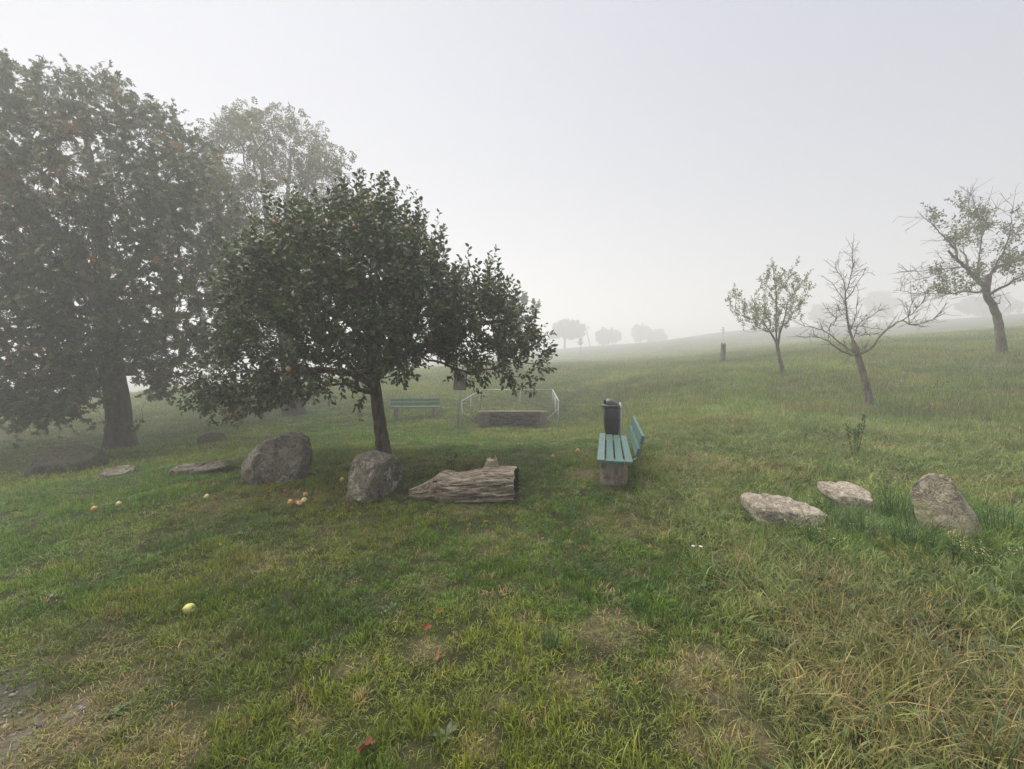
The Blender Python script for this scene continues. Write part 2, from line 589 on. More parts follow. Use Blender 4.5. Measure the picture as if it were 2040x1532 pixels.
# ------------------------------------------------------------------ grass (stuff)
def blades(nb, rad, hmin, hmax, wmin, wmax, lean, seg, seed, tipw=0.0, flat=0.0):
    g = np.random.default_rng(seed)
    A = Acc()
    for k in range(nb):
        a = g.uniform(0, 2 * math.pi); r0 = rad * math.sqrt(g.uniform())
        base = np.array((r0 * math.cos(a), r0 * math.sin(a), -0.012))
        h = g.uniform(hmin, hmax); w = g.uniform(wmin, wmax)
        da = a + g.normal() * 1.1
        ln = abs(g.normal(lean, lean * 0.6)) + flat
        d = np.array((math.cos(da), math.sin(da), 0)); s = np.array((-d[1], d[0], 0))
        tw = g.uniform(-0.8, 0.8)
        s = s * math.cos(tw) + d * math.sin(tw)
        V = []
        ang = g.uniform(0.0, 0.25) + flat * 0.6
        p = base.copy(); st = h / seg
        for i in range(seg + 1):
            f = i / seg
            ww = w * (1 - f ** 1.6) * 0.5 + tipw
            if i < seg:
                V += [p - s * ww, p + s * ww]
            else:
                V += [p]
            p = p + st * (math.sin(ang) * d + math.cos(ang) * np.array((0, 0, 1)))
            ang += ln / seg * (0.5 + f)
            ang = min(ang, 2.3)
        q = []; z = []
        for i in range(seg - 1):
            b = 2 * i; q += [b, b + 1, b + 3, b + 2]; z.append(4)
        b = 2 * (seg - 1); q += [b, b + 1, b + 2]; z.append(3)
        A.add(np.array(V), q, z, g.uniform())
    return A


def rosette(n, ln, wd, seed):
    g = np.random.default_rng(seed); A = Acc()
    for k in range(n):
        a = 2 * math.pi * k / n + g.normal() * 0.3
        L = ln * g.uniform(0.6, 1.1); Wd = wd * g.uniform(0.7, 1.1)
        d = np.array((math.cos(a), math.sin(a), 0)); s = np.array((-d[1], d[0], 0)); up = np.array((0, 0, 1.0))
        e = g.uniform(0.25, 0.8)
        V = [up * 0.0, d * L * .4 + up * L * .4 * e + s * Wd, d * L * .4 + up * L * .34 * e, d * L * .4 + up * L * .4 * e - s * Wd,
             d * L * .8 + up * L * .5 * e + s * Wd * .7, d * L * .8 + up * L * .46 * e, d * L * .8 + up * L * .5 * e - s * Wd * .7, d * L * 1.05 + up * L * .35 * e]
        A.add(np.array(V), [0, 2, 1, 0, 3, 2, 1, 2, 5, 4, 2, 3, 6, 5, 4, 5, 7, 5, 6, 7], [3, 3, 4, 4, 3, 3], g.uniform())
    return A


def m_blade(name, rough=0.42, transl=0.33, spec=0.5):
    t = NT(name)
    tint = t.attr('tint', 'INSTANCER', 'Color')
    v = t.attr('var')
    c = t.mix(1.0, tint, t.ramp(v, [(0.0, (0.55, 0.6, 0.55)), (0.5, (1.0, 1.0, 1.0)), (0.85, (1.35, 1.25, 1.1)), (1.0, (2.0, 1.6, 1.3))]), 'MULTIPLY')
    return t.leafy(c, transl, rough, spec)

MB = m_blade('grass_blade')
MD = m_blade('dry_blade', 0.7, 0.2, 0.2)


def gn_scatter(name, label, protos, pts, rot, scl, idx, tint):
    coll = bpy.data.collections.new(name + '_kinds')
    for k, me in enumerate(protos):
        ob = bpy.data.objects.new('%s_kind_%02d' % (name, k), me)
        coll.objects.link(ob)
    me = bpy.data.meshes.new(name)
    me.vertices.add(len(pts)); me.vertices.foreach_set('co', np.asarray(pts, np.float32).ravel())
    a = me.attributes.new('rot', 'FLOAT_VECTOR', 'POINT'); a.data.foreach_set('vector', np.asarray(rot, np.float32).ravel())
    a = me.attributes.new('scl', 'FLOAT_VECTOR', 'POINT'); a.data.foreach_set('vector', np.asarray(scl, np.float32).ravel())
    a = me.attributes.new('idx', 'INT', 'POINT'); a.data.foreach_set('value', np.asarray(idx, np.int32))
    a = me.attributes.new('tint', 'FLOAT_COLOR', 'POINT')
    a.data.foreach_set('color', np.concatenate([tint, np.ones((len(tint), 1))], 1).astype(np.float32).ravel())
    o = mobj(name, me)
    ng = bpy.data.node_groups.new(name, 'GeometryNodeTree')
    ng.interface.new_socket('Geometry', in_out='INPUT', socket_type='NodeSocketGeometry')
    ng.interface.new_socket('Geometry', in_out='OUTPUT', socket_type='NodeSocketGeometry')
    N = ng.nodes; L = ng.links
    gi = N.new('NodeGroupInput'); go = N.new('NodeGroupOutput')
    iop = N.new('GeometryNodeInstanceOnPoints')
    ci = N.new('GeometryNodeCollectionInfo')
    ci.inputs['Collection'].default_value = coll
    ci.inputs['Separate Children'].default_value = True
    ci.inputs['Reset Children'].default_value = True

    def na(nm, dt):
        x = N.new('GeometryNodeInputNamedAttribute'); x.data_type = dt; x.inputs['Name'].default_value = nm
        return x.outputs['Attribute']
    L.new(gi.outputs[0], iop.inputs['Points'])
    L.new(ci.outputs[0], iop.inputs['Instance'])
    iop.inputs['Pick Instance'].default_value = True
    L.new(na('idx', 'INT'), iop.inputs['Instance Index'])
    L.new(na('rot', 'FLOAT_VECTOR'), iop.inputs['Rotation'])
    L.new(na('scl', 'FLOAT_VECTOR'), iop.inputs['Scale'])
    L.new(iop.outputs[0], go.inputs[0])
    md = o.modifiers.new('scatter', 'NODES'); md.node_group = ng
    tag(o, label, 'grass', kind='stuff')
    return o


def polar_points(r0, r1, a0, a1, dens, dmax, g):
    """random points in a sector, thinned to dens(r)"""
    area = 0.5 * (a1 - a0) * (r1 * r1 - r0 * r0)
    n = int(area * dmax)
    r = np.sqrt(g.uniform(r0 * r0, r1 * r1, n)); a = g.uniform(a0, a1, n)
    k = g.uniform(size=n) < dens(r) / dmax
    return r[k] * np.sin(a[k]), r[k] * np.cos(a[k]), r[k]

# edge between mown lawn and long meadow grass (world x of the edge at distance y)
_e = [G(1420, 1531), G(1500, 1300), G(1420, 1150), G(1330, 1060), G(1275, 980), G(1290, 900), G(1180, 830), G(1130, 780)]
EY = np.array([p[1] for p in _e]); EX = np.array([p[0] for p in _e])
EO = np.argsort(EY); EY = EY[EO]; EX = EX[EO]


def meadow_at(x, y):
    ex = np.interp(y, EY, EX)
    w = 0.25 + 0.05 * y
    m = sstep(-w, w, x - ex + 0.5 * (fbm(x * 1.3, y * 1.3, 31) - 0.5) * (0.6 + 0.08 * y))
    m = np.maximum(m, sstep(20, 30, y))
    return m


def lerp(a, b, f):
    f = np.asarray(f)[:, None]
    return np.asarray(a) * (1 - f) + np.asarray(b) * f

GREEN_D = np.array((0.048, 0.116, 0.010)); GREEN = np.array((0.118, 0.218, 0.020)); OLIVE = np.array((0.198, 0.232, 0.028))
STRAW = np.array((0.42, 0.32, 0.16)); DEW = np.array((0.245, 0.305, 0.120)); BRIGHT = np.array((0.115, 0.26, 0.032))


def tint_for(x, y, g, meadow):
    n1 = fbm(x * 0.55, y * 0.55, 41); n2 = fbm(x * 1.9, y * 1.9, 47); n3 = fbm(x * 6, y * 6, 49)
    c = lerp(GREEN_D, GREEN, sstep(0.25, 0.65, 0.5 * n2 + 0.5 * n3))
    c = c + (lerp(c * 0 + GREEN, OLIVE * np.ones_like(c), np.ones(len(x))) - c) * (sstep(0.42, 0.66, n1 * 0.6 + n2 * 0.4))[:, None] * 0.8
    b = bare_at(x, y)
    c = c + (STRAW * 0.75 - c) * (b * g.uniform(0.2, 0.9, len(x)))[:, None]
    # dewy meadow
    md = meadow * g.uniform(0.25, 0.75, len(x))
    c = c + (DEW - c) * md[:, None]
    dry = meadow * sstep(0.5, 0.7, fbm(x * 0.8 + 9, y * 0.8, 53)) * g.uniform(0, 1, len(x))
    c = c + (np.array((0.29, 0.24, 0.11)) - c) * (dry * 0.75)[:, None]
    # fresh green on the far left lawn and round the stones
    fr = sstep(-2.0, -5.0, x) * sstep(9.5, 6.5, y) * 0.6
    c = c + (BRIGHT - c) * (fr * g.uniform(0.4, 1, len(x)))[:, None]
    st = sstep(1.6, 0.5, np.hypot(x - 3.6, (y - 4.1) * 1.0)) * 0.75
    c = c + (BRIGHT - c) * (st * g.uniform(0.4, 1, len(x)))[:, None]
    rg = G(1760, 1370); br = sstep(1.25, 0.35, np.hypot(x - rg[0], y - rg[1])) * 0.7
    c = c + (np.array((0.235, 0.185, 0.085)) - c) * (br * g.uniform(0.1, 1, len(x)))[:, None]
    strawp = g.uniform(size=len(x)) < 0.04
    c[strawp] = STRAW * g.uniform(0.5, 0.95, (strawp.sum(), 1))
    big = 1 + (fbm(x * 0.16, y * 0.16, 57) - 0.5) * 1.0 * sstep(6, 14, np.hypot(x, y)) + (fbm(x * 0.6, y * 0.6, 58) - 0.5) * 0.6
    return c * g.uniform(0.75, 1.25, (len(x), 1)) * np.clip(big, .5, 1.5)[:, None]


def build_grass():
    g = np.random.default_rng(3)
    lawn = [blades(34, 0.07, 0.035, 0.095, 0.0042, 0.0078, 2.0, 4, 100 + k).mesh('lawn_clump', MB, False) for k in range(7)]
    lawn += [blades(24, 0.08, 0.03, 0.08, 0.003, 0.005, 1.2, 3, 130 + k, flat=1.0).mesh('lawn_clump', MB, False) for k in range(3)]
    mead = [blades(34, 0.11, 0.09, 0.22, 0.004, 0.0075, 1.9, 5, 200 + k).mesh('meadow_clump', MB, False) for k in range(7)]
    fard = [blades(46, 0.26, 0.06, 0.17, 0.006, 0.011, 1.2, 3, 300 + k).mesh('far_clump', MB, False) for k in range(5)]
    # --- mown lawn, near
    x, y, r = polar_points(0.6, 12, R(-62), R(62), lambda r: 400 * np.clip(3.2 / r, 0, 1) ** 0.8, 400, g)
    x2, y2, r2 = polar_points(12, 26, R(-62), R(40), lambda r: 50 * (12 / r) ** 1.2, 50, g)
    x = np.concatenate([x, x2]); y = np.concatenate([y, y2]); r = np.concatenate([r, r2])
    m = meadow_at(x, y); b = bare_at(x, y); gv = grav_at(x, y)
    thin = 0.45 + 0.9 * fbm(x * 3.0, y * 3.0, 61)
    keep = (g.uniform(size=len(x)) < np.clip(thin, 0, 1) * (1 - 0.60 * b) * (1 - 0.85 * gv)) & (g.uniform(size=len(x)) > m * 0.8)
    x, y, r, m, b = x[keep], y[keep], r[keep], m[keep], b[keep]
    z = height(x, y)
    n = len(x)
    lush = 0.65 + 0.95 * sstep(0.4, 0.75, fbm(x * 2.2, y * 2.2, 63)) + 0.25 * sstep(0.5, 0.8, fbm(x * 7, y * 7, 64))
    sc = g.uniform(0.6, 1.05, n) * (1 + 0.06 * np.clip(r - 5, 0, 12))
    scl = np.stack([sc, sc, 0.9 * sc * lush * np.clip(1.05 - 0.02 * r, 0.7, 1)], -1)
    scl[:, 2] *= 1 - 0.5 * b
    rot = np.stack([g.normal(0, 0.16, n), g.normal(0, 0.16, n), g.uniform(0, 6.28, n)], -1)
    gn_scatter('lawn_grass', 'short mown olive green grass of the lawn', lawn, np.stack([x, y, z], -1), rot, scl,
               g.integers(0, len(lawn), n), tint_for(x, y, g, m * 0.6))
    n_l = n
    # --- long meadow grass
    x, y, r = polar_points(0.8, 14, R(-20), R(66), lambda r: 190 * np.clip(4.0 / r, 0, 1) ** 1.0, 190, g)
    m = meadow_at(x, y)
    keep = g.uniform(size=len(x)) < m * (0.45 + 0.75 * fbm(x * 2, y * 2, 67)) * (1 - 0.6 * bare_at(x, y))
    x, y, r, m = x[keep], y[keep], r[keep], m[keep]
    n = len(x); z = height(x, y)
    sc = g.uniform(0.75, 1.2, n) * (1 + 0.05 * np.clip(r - 5, 0, 12))
    ht = (0.32 + 0.70 * fbm(x * 1.6, y * 1.6, 68)) * np.clip(1.05 - 0.045 * r, 0.5, 1)
    scl = np.stack([sc, sc, sc * ht], -1)
    rot = np.stack([g.normal(0, 0.32, n), g.normal(0, 0.32, n), g.uniform(0, 6.28, n)], -1)
    gn_scatter('meadow_grass', 'longer dewy grass of the meadow slope', mead, np.stack([x, y, z], -1), rot, scl,
               g.integers(0, len(mead), n), tint_for(x, y, g, m))
    n_m = n
    # --- far sward
    x, y, r = polar_points(11, 95, R(-62), R(62), lambda r: 60 * (11 / r) ** 1.5, 60, g)
    m = meadow_at(x, y)
    keep = g.uniform(size=len(x)) < (0.35 + 0.65 * m) * (1 - 0.6 * bare_at(x, y))
    x, y, r, m = x[keep], y[keep], r[keep], m[keep]
    inw = (x > WELL_X0 - .1) & (x < WELL_X1 + .1) & (y > 16.2) & (y < 17.3)
    x, y, r, m = x[~inw], y[~inw], r[~inw], m[~inw]
    n = len(x); z = height(x, y)
    sc = g.uniform(0.8, 1.3, n) * (r / 11) ** 0.55
    scl = np.stack([sc, sc, np.clip(sc, 0, 1.6) * (0.55 + 0.6 * fbm(x * .9, y * .9, 70)) * (0.55 + 0.45 * m)], -1)
    rot = np.stack([g.normal(0, 0.1, n), g.normal(0, 0.1, n), g.uniform(0, 6.28, n)], -1)
    gn_scatter('distant_meadow_grass', 'grass of the far meadow fading into the fog', fard, np.stack([x, y, z], -1), rot, scl,
               g.integers(0, len(fard), n), tint_for(x, y, g, m))
    # --- dry stalks, tangled, right foreground
    dry = [blades(7, 0.14, 0.14, 0.38, 0.0018, 0.0030, 0.9, 4, 400 + k, 0.0004, 0.95).mesh('dry_clump', MD, False) for k in range(6)]
    c0 = G(1800, 1330); c1 = G(1560, 1180); c2 = G(1950, 1450); c3 = G(1500, 960); c4 = G(1480, 1090)
    P = []
    for c, rd, k in ((c0, .75, 170), (c1, .5, 40), (c2, .55, 110), (c3, .9, 30), (c4, .4, 20), (G(1900, 900), 1.6, 60)):
        a = g.uniform(0, 6.28, k); q = rd * np.sqrt(g.uniform(size=k))
        P.append(np.stack([c[0] + q * np.cos(a), c[1] + q * np.sin(a)], -1))
    P = np.concatenate(P); n = len(P)
    z = height(P[:, 0], P[:, 1])
    sc = g.uniform(0.6, 1.15, n)
    tint = lerp((0.13, 0.10, 0.06), (0.40, 0.32, 0.17), g.uniform(size=n))
    gn_scatter('dry_stalks', 'tangled dry straw coloured stalks in the rough grass', dry, np.concatenate([P, z[:, None]], 1),
               np.stack([g.normal(0, .35, n), g.normal(0, .35, n), g.uniform(0, 6.28, n)], -1), np.stack([sc] * 3, -1), g.integers(0, len(dry), n), tint)
    # --- dead thatch on the worn places
    th = [blades(26, 0.085, 0.02, 0.065, 0.0018, 0.0036, 0.5, 3, 600 + k, 0.0003, 1.35).mesh('thatch_clump', MD, False) for k in range(5)]
    x, y, r = polar_points(0.8, 9, R(-62), R(62), lambda r: 420 * np.clip(3 / r, 0, 1) ** 1.1, 420, g)
    k = g.uniform(size=len(x)) < (0.06 + 1.1 * bare_at(x, y)) * (1 - 0.5 * grav_at(x, y))
    x, y = x[k], y[k]; n = len(x); sc = g.uniform(.6, 1.2, n)
    gn_scatter('dead_thatch', 'flattened straw coloured thatch on the worn lawn', th, np.stack([x, y, height(x, y)], -1),
               np.stack([g.normal(0, .15, n), g.normal(0, .15, n), g.uniform(0, 6.28, n)], -1), np.stack([sc] * 3, -1), g.integers(0, len(th), n),
               lerp((0.16, 0.12, 0.065), (0.46, 0.36, 0.21), g.uniform(size=n)))
    # --- low broadleaf weeds
    wd = [rosette(9, 0.07, 0.012, 500 + k).mesh('weed_rosette', MB, False) for k in range(4)]
    x, y, r = polar_points(1.0, 9, R(-58), R(62), lambda r: 7 + 0 * r, 7, g)
    m = meadow_at(x, y)
    k = g.uniform(size=len(x)) < (0.15 + 0.85 * m)
    x, y, m = x[k], y[k], m[k]
    extra = []
    for c, rd, kk in ((G(1870, 1180), .55, 90), (G(1600, 1200), .6, 60), (G(1780, 1060), .5, 50), (G(1960, 1300), .5, 60)):
        a = g.uniform(0, 6.28, kk); q = rd * np.sqrt(g.uniform(size=kk)); extra.append(np.stack([c[0] + q * np.cos(a), c[1] + q * np.sin(a)], -1))
    E = np.concatenate(extra); x = np.concatenate([x, E[:, 0]]); y = np.concatenate([y, E[:, 1]])
    n = len(x); z = height(x, y)
    sc = g.uniform(0.5, 1.05, n) * (1 + 0.6 * meadow_at(x, y))
    tint = lerp((0.030, 0.060, 0.016), (0.06, 0.11, 0.025), g.uniform(size=n))
    gn_scatter('broadleaf_weeds', 'low dark green broadleaf weeds among the grass', wd, np.stack([x, y, z], -1),
               np.stack([g.normal(0, .2, n), g.normal(0, .2, n), g.uniform(0, 6.28, n)], -1), np.stack([sc] * 3, -1), g.integers(0, len(wd), n), tint)
    print('GRASS', n_l, n_m)

build_grass()

# ------------------------------------------------------------------ tree machinery
class Skel:
    def __init__(s):
        s.P = np.zeros((0, 3)); s.par = []; s.plen = np.zeros(0); s.dir = np.zeros((0, 3)); s.rmin = []

    def add(s, p, par, rmin=0.0):
        p = np.asarray(p, float)
        s.P = np.vstack([s.P, p]); s.par.append(par); s.rmin.append(rmin)
        if par < 0:
            s.plen = np.append(s.plen, 0.0); s.dir = np.vstack([s.dir, (0, 0, 1)])
        else:
            d = p - s.P[par]; L = np.linalg.norm(d) + 1e-9
            s.plen = np.append(s.plen, s.plen[par] + L); s.dir = np.vstack([s.dir, d / L])
        return len(s.par) - 1

    def poly(s, pts, par, step=0.25, r0=0.0, r1=0.0, jit=0.0, g=None):
        """smooth polyline; returns node ids"""
        pts = np.asarray(pts, float)
        if par >= 0: pts = np.vstack([s.P[par], pts])
        seg = np.linalg.norm(np.diff(pts, axis=0), axis=1); cum = np.concatenate([[0], np.cumsum(seg)])
        n = max(2, int(cum[-1] / step) + 1)
        t = np.linspace(0, cum[-1], n)
        q = np.stack([np.interp(t, cum, pts[:, k]) for k in range(3)], -1)
        for _ in range(2):
            q[1:-1] = 0.25 * q[:-2] + 0.5 * q[1:-1] + 0.25 * q[2:]
        if jit and g is not None: q[1:] += g.normal(0, jit, (n - 1, 3))
        ids = []
        for i in range(n):
            if i == 0 and par >= 0: continue
            rr = r0 + (r1 - r0) * i / (n - 1)
            par = s.add(q[i], par, rr); ids.append(par)
        return ids

    def grow(s, T, w=0.35, step=0.2, up=0.25, jit=0.03, g=None, first=0):
        root = s.P[first]
        order = np.argsort(np.linalg.norm(T - root, axis=1))
        tips = []
        for k in order:
            t = T[k]
            D = s.P - t; d = np.linalg.norm(D, axis=1)
            al = ((t - s.P) * s.dir).sum(1) / (d + 1e-9)
            cost = d * (1.25 - 0.35 * al) + w * s.plen
            cost[:first] = 1e9
            n = int(np.argmin(cost))
            L = d[n]
            if L < 0.05: continue
            c = s.P[n] + s.dir[n] * 0.3 * L + np.array((0, 0, up * 0.3 * L)) * 1.0 + (t - s.P[n]) * 0.2
            m = max(2, int(L / step) + 1)
            par = n; p0 = s.P[n].copy()
            for i in range(1, m + 1):
                f = i / m
                q = (1 - f) ** 2 * p0 + 2 * f * (1 - f) * c + f * f * t
                if g is not None and i < m: q = q + g.normal(0, jit, 3)
                par = s.add(q, par)
            tips.append(par)
        return tips

    def radii(s, rtip, power=0.5, cap=1e9):
        n = len(s.par); cnt = np.zeros(n); kids = [[] for _ in range(n)]
        for i, p in enumerate(s.par):
            if p >= 0: kids[p].append(i)
        for i in range(n - 1, -1, -1):
            if not kids[i]: cnt[i] = 1
            if s.par[i] >= 0: cnt[s.par[i]] += cnt[i]
        r = np.minimum(rtip * cnt ** power, cap)
        r = np.maximum(r, np.array(s.rmin))
        for i in range(n):           # never thicker than what carries it
            p = s.par[i]
            if p >= 0: r[i] = min(r[i], r[p])
        s.kids = kids; s.r = r; s.cnt = cnt
        return r

    def tubes(s, A, sides=((0.06, 12), (0.025, 7), (0.01, 5), (0, 3)), rough=0.0, g=None):
        done = set()
        starts = [(i, -1) for i, p in enumerate(s.par) if p < 0]
        while starts:
            i, p = starts.pop()
            chain = [p] if p >= 0 else []
            j = i
            while True:
                chain.append(j)
                ks = s.kids[j]
                if not ks: break
                b = max(ks, key=lambda k: s.cnt[k] + s.r[k] * 1000)
                for k in ks:
                    if k != b: starts.append((k, j))
                j = b
            if len(chain) < 2: continue
            pts = s.P[chain]; rad = s.r[chain].copy()
            if p >= 0: rad[0] = rad[1] if len(rad) > 1 else rad[0]
            rad[-1] *= 0.5
            rm = rad.max()
            n = next(k for lim, k in sides if rm >= lim)
            A.tube(pts, rad, n, True)


def leaf_template(w=0.27, fold=0.10, curl=0.12):
    V = np.array([(0, 0, 0), (.3, w, fold), (.3, 0, 0), (.3, -w, fold), (.72, w * .82, fold * .8 - curl * .35), (.72, 0, -curl * .4), (.72, -w * .82, fold * .8 - curl * .35), (1, 0, -curl)])
    F_ = [(0, 2, 1), (0, 3, 2), (1, 2, 5, 4), (2, 3, 6, 5), (4, 5, 7), (5, 6, 7)]
    return V, F_


def kite_template(w=0.22, fold=0.06, curl=0.15):
    V = np.array([(0, 0, 0), (.6, w, fold - curl * .4), (.6, 0, -curl * .4), (.6, -w, fold - curl * .4), (1, 0, -curl)])
    return V, [(0, 2, 1), (0, 3, 2), (1, 2, 4), (2, 3, 4)]


def palm_template(nl=5, spread=2.3, w=0.17, curl=0.35):
    """palmate leaf with drooping leaflets"""
    VV = []; FF = []
    for k in range(nl):
        a = -spread / 2 + spread * k / (nl - 1)
        L = 1.0 - 0.28 * abs(a) / (spread / 2)
        V, Fc = kite_template(w, 0.05, curl)
        V = V * L
        c, s_ = math.cos(a), math.sin(a)
        V = np.stack([V[:, 0] * c - V[:, 1] * s_, V[:, 0] * s_ + V[:, 1] * c, V[:, 2] + 0.02 * k], -1)
        b = len(VV) * 5
        FF += [tuple(i + b for i in f) for f in Fc]
        VV.append(V)
    return np.concatenate(VV), FF


def pinnate_template(pairs=3, w=0.11, curl=0.1):
    VV = []; FF = []
    spots = [(0.3 + 0.22 * i, sgn) for i in range(pairs) for sgn in (-1, 1)] + [(0.75, 0)]
    for k, (t, sgn) in enumerate(spots):
        V, Fc = kite_template(0.24, 0.04, curl)
        V = V * 0.38
        a = sgn * 1.05
        c, s_ = math.cos(a), math.sin(a)
        V = np.stack([V[:, 0] * c - V[:, 1] * s_ + t, V[:, 0] * s_ + V[:, 1] * c, V[:, 2] - 0.25 * t * t], -1)
        b = k * 5
        FF += [tuple(i + b for i in f) for f in Fc]; VV.append(V)
    return np.concatenate(VV), FF


def leaves_mesh(name, tmpl, pos, dirs, size, var, mat, g, flat=0.6):
    V0, Fc = tmpl
    n = len(pos)
    d = dirs / (np.linalg.norm(dirs, axis=1)[:, None] + 1e-9)
    up = np.tile((0, 0, 1.0), (n, 1)) * flat + g.normal(0, 1 - flat * 0.6, (n, 3))
    s = np.cross(up, d); s /= np.linalg.norm(s, axis=1)[:, None] + 1e-9
    nn = np.cross(d, s)
    k = len(V0)
    V = pos[:, None] + size[:, None, None] * (V0[None, :, 0:1] * d[:, None] + V0[None, :, 1:2] * s[:, None] + V0[None, :, 2:3] * nn[:, None])
    flat_f = np.concatenate([np.array(f) for f in Fc]); sz = np.array([len(f) for f in Fc])
    q = (flat_f[None] + (np.arange(n) * k)[:, None]).ravel()
    return mesh_np(name, V.reshape(-1, 3), q, np.tile(sz, n), mat, False, {'var': np.repeat(var, k)})


def in_poly(px, py, poly):
    poly = np.asarray(poly, float); x0, y0 = poly[:, 0], poly[:, 1]
    x1, y1 = np.roll(x0, -1), np.roll(y0, -1)
    c = np.zeros(len(px), bool)
    for a, b, e, f in zip(x0, y0, x1, y1):
        k = ((b > py) != (f > py)) & (px < (e - a) * (py - b) / (f - b + 1e-12) + a)
        c ^= k
    return c


def crown_points(n, poly, d, depth, g, shell=0.5, ratio=1.0):
    """points in a rounded volume whose width and height follow an outline"""
    poly = np.asarray(poly, float)
    lo = poly.min(0); hi = poly.max(0)
    cx = 0.5 * (lo[0] + hi[0]); hw = 0.5 * (hi[0] - lo[0])
    out = []
    while sum(len(o) for o in out) < n:
        px = g.uniform(lo[0], hi[0], 4 * n); py = g.uniform(lo[1], hi[1], 4 * n)
        k = in_poly(px, py, poly); px, py = px[k], py[k]
        cy = 0.5 * (lo[1] + hi[1]); hh = 0.5 * (hi[1] - lo[1])
        e = ((px - cx) / hw) ** 2 + 0.75 * ((py - cy) / hh) ** 2
        half = depth * np.sqrt(np.clip(1.08 - e, 0.04, 1))
        u = g.uniform(-1, 1, len(px))
        u = np.sign(u) * np.abs(u) ** shell
        out.append(np.stack([W(a, b, d + o) for a, b, o in zip(px[:n], py[:n], (u * half)[:n])]))
    return np.concatenate(out)[:n]


def shoots(S_, tips, g, per, length, nleaf, up, spread, droop_below=None):
    """leafy shoots from branch tips -> leaf base points, leaf directions, shoot polylines"""
    pos = []; dr = []; lines = []
    for t in tips:
        p = S_.P[t]; d0 = S_.dir[t]
        for _ in range(per if isinstance(per, int) else g.integers(per[0], per[1] + 1)):
            L = g.uniform(*length)
            v = d0 * 0.7 + g.normal(0, spread, 3)
            u = up
            if droop_below is not None and p[2] < droop_below: u = -0.25 * up
            v[2] += u * g.uniform(0.4, 1.6)
            v /= np.linalg.norm(v)
            q = p - d0 * g.uniform(0, 0.25)
            m = max(3, int(nleaf * L / length[1]))
            bend = g.normal(0, 0.15, 3)
            ph = g.uniform(0, 6.28)
            e1 = np.cross(v, (0.3, 0.2, 1)); e1 /= np.linalg.norm(e1) + 1e-9; e2 = np.cross(v, e1)
            pl = [q]
            for i in range(m):
                f = (i + 1) / m
                x = q + v * L * f + bend * L * f * f
                a = ph + i * 2.4
                out = e1 * math.cos(a) + e2 * math.sin(a)
                pos.append(x); dr.append(out * 0.9 + v * (0.5 + 0.5 * f) + np.array((0, 0, -0.15)))
            pl.append(q + v * L * .5 + bend * L * .25); pl.append(q + v * L + bend * L)
            lines.append(pl)
    return np.array(pos), np.array(dr), lines


def finish_tree(name, label, cat, Sk, base, bark, A, crown_me, group=None, extra=None):
    root = empty(name, base)
    tme = A.mesh('trunk', bark, True)
    for me in (tme, crown_me):
        if me is not None:
            me.transform(Matrix.Translation(-Vector(base)))
    mobj('trunk', tme, root)
    if crown_me is not None: mobj('crown', crown_me, root)
    tag(root, label, cat, group)
    return root


def flare(base, top, r0, g, A, spread=1.9, h=0.35, n=14):
    """root flare under a trunk"""
    base = np.asarray(base, float)
    ax = np.asarray(top) - base; ax = ax / np.linalg.norm(ax)
    zs = np.linspace(-0.25, h, 7)
    V = []
    ph = g.uniform(0, 6.28)
    for z in zs:
        f = 1 + (spread - 1) * (1 - (z + 0.25) / (h + 0.25)) ** 2
        for k in range(n):
            a = 2 * math.pi * k / n
            lob = 1 + 0.16 * (f - 1) * (math.sin(3 * a + ph) + 0.6 * math.sin(5 * a + 2 * ph))
            c = base + ax * z
            V.append(c + np.array((math.cos(a), math.sin(a), 0)) * r0 * 1.02 * f * lob)
    i = np.arange(6)[:, None]; j = np.arange(n)[None]; jn = (j + 1) % n
    q = np.stack([i * n + j, i * n + jn, (i + 1) * n + jn, (i + 1) * n + j], -1).reshape(-1)
    A.add(np.array(V), q, np.full(6 * n, 4))

# ------------------------------------------------------------------ apples
def m_apple(name, c0, c1, c2):
    t = NT(name)
    v = t.coord('Object')
    n = t.noise(v, 14, 4, 0.6)
    c = t.ramp(n, [(0.3, c0), (0.5, c1), (0.72, c2)])
    s = t.noise(v, 110, 2, 0.5)
    c = t.mix(t.ramp(s, [(0.66, 0.0), (0.7, 0.6)]), c, (0.10, 0.06, 0.03))
    return t.fin(c, 0.42, 0.4)

M['apple_red'] = m_apple('apple_red', (0.30, 0.16, 0.06), (0.38, 0.12, 0.06), (0.42, 0.07, 0.05))
M['apple_gold'] = m_apple('apple_gold', (0.50, 0.30, 0.10), (0.55, 0.36, 0.14), (0.45, 0.16, 0.07))
M['apple_green'] = m_apple('apple_green', (0.46, 0.50, 0.12), (0.56, 0.56, 0.18), (0.60, 0.50, 0.16))
M['apple_pale'] = m_apple('apple_pale', (0.60, 0.52, 0.20), (0.66, 0.58, 0.30), (0.55, 0.36, 0.14))
M['stalk'] = m_plain('stalk', (0.07, 0.05, 0.03), 0.8, 0.2)


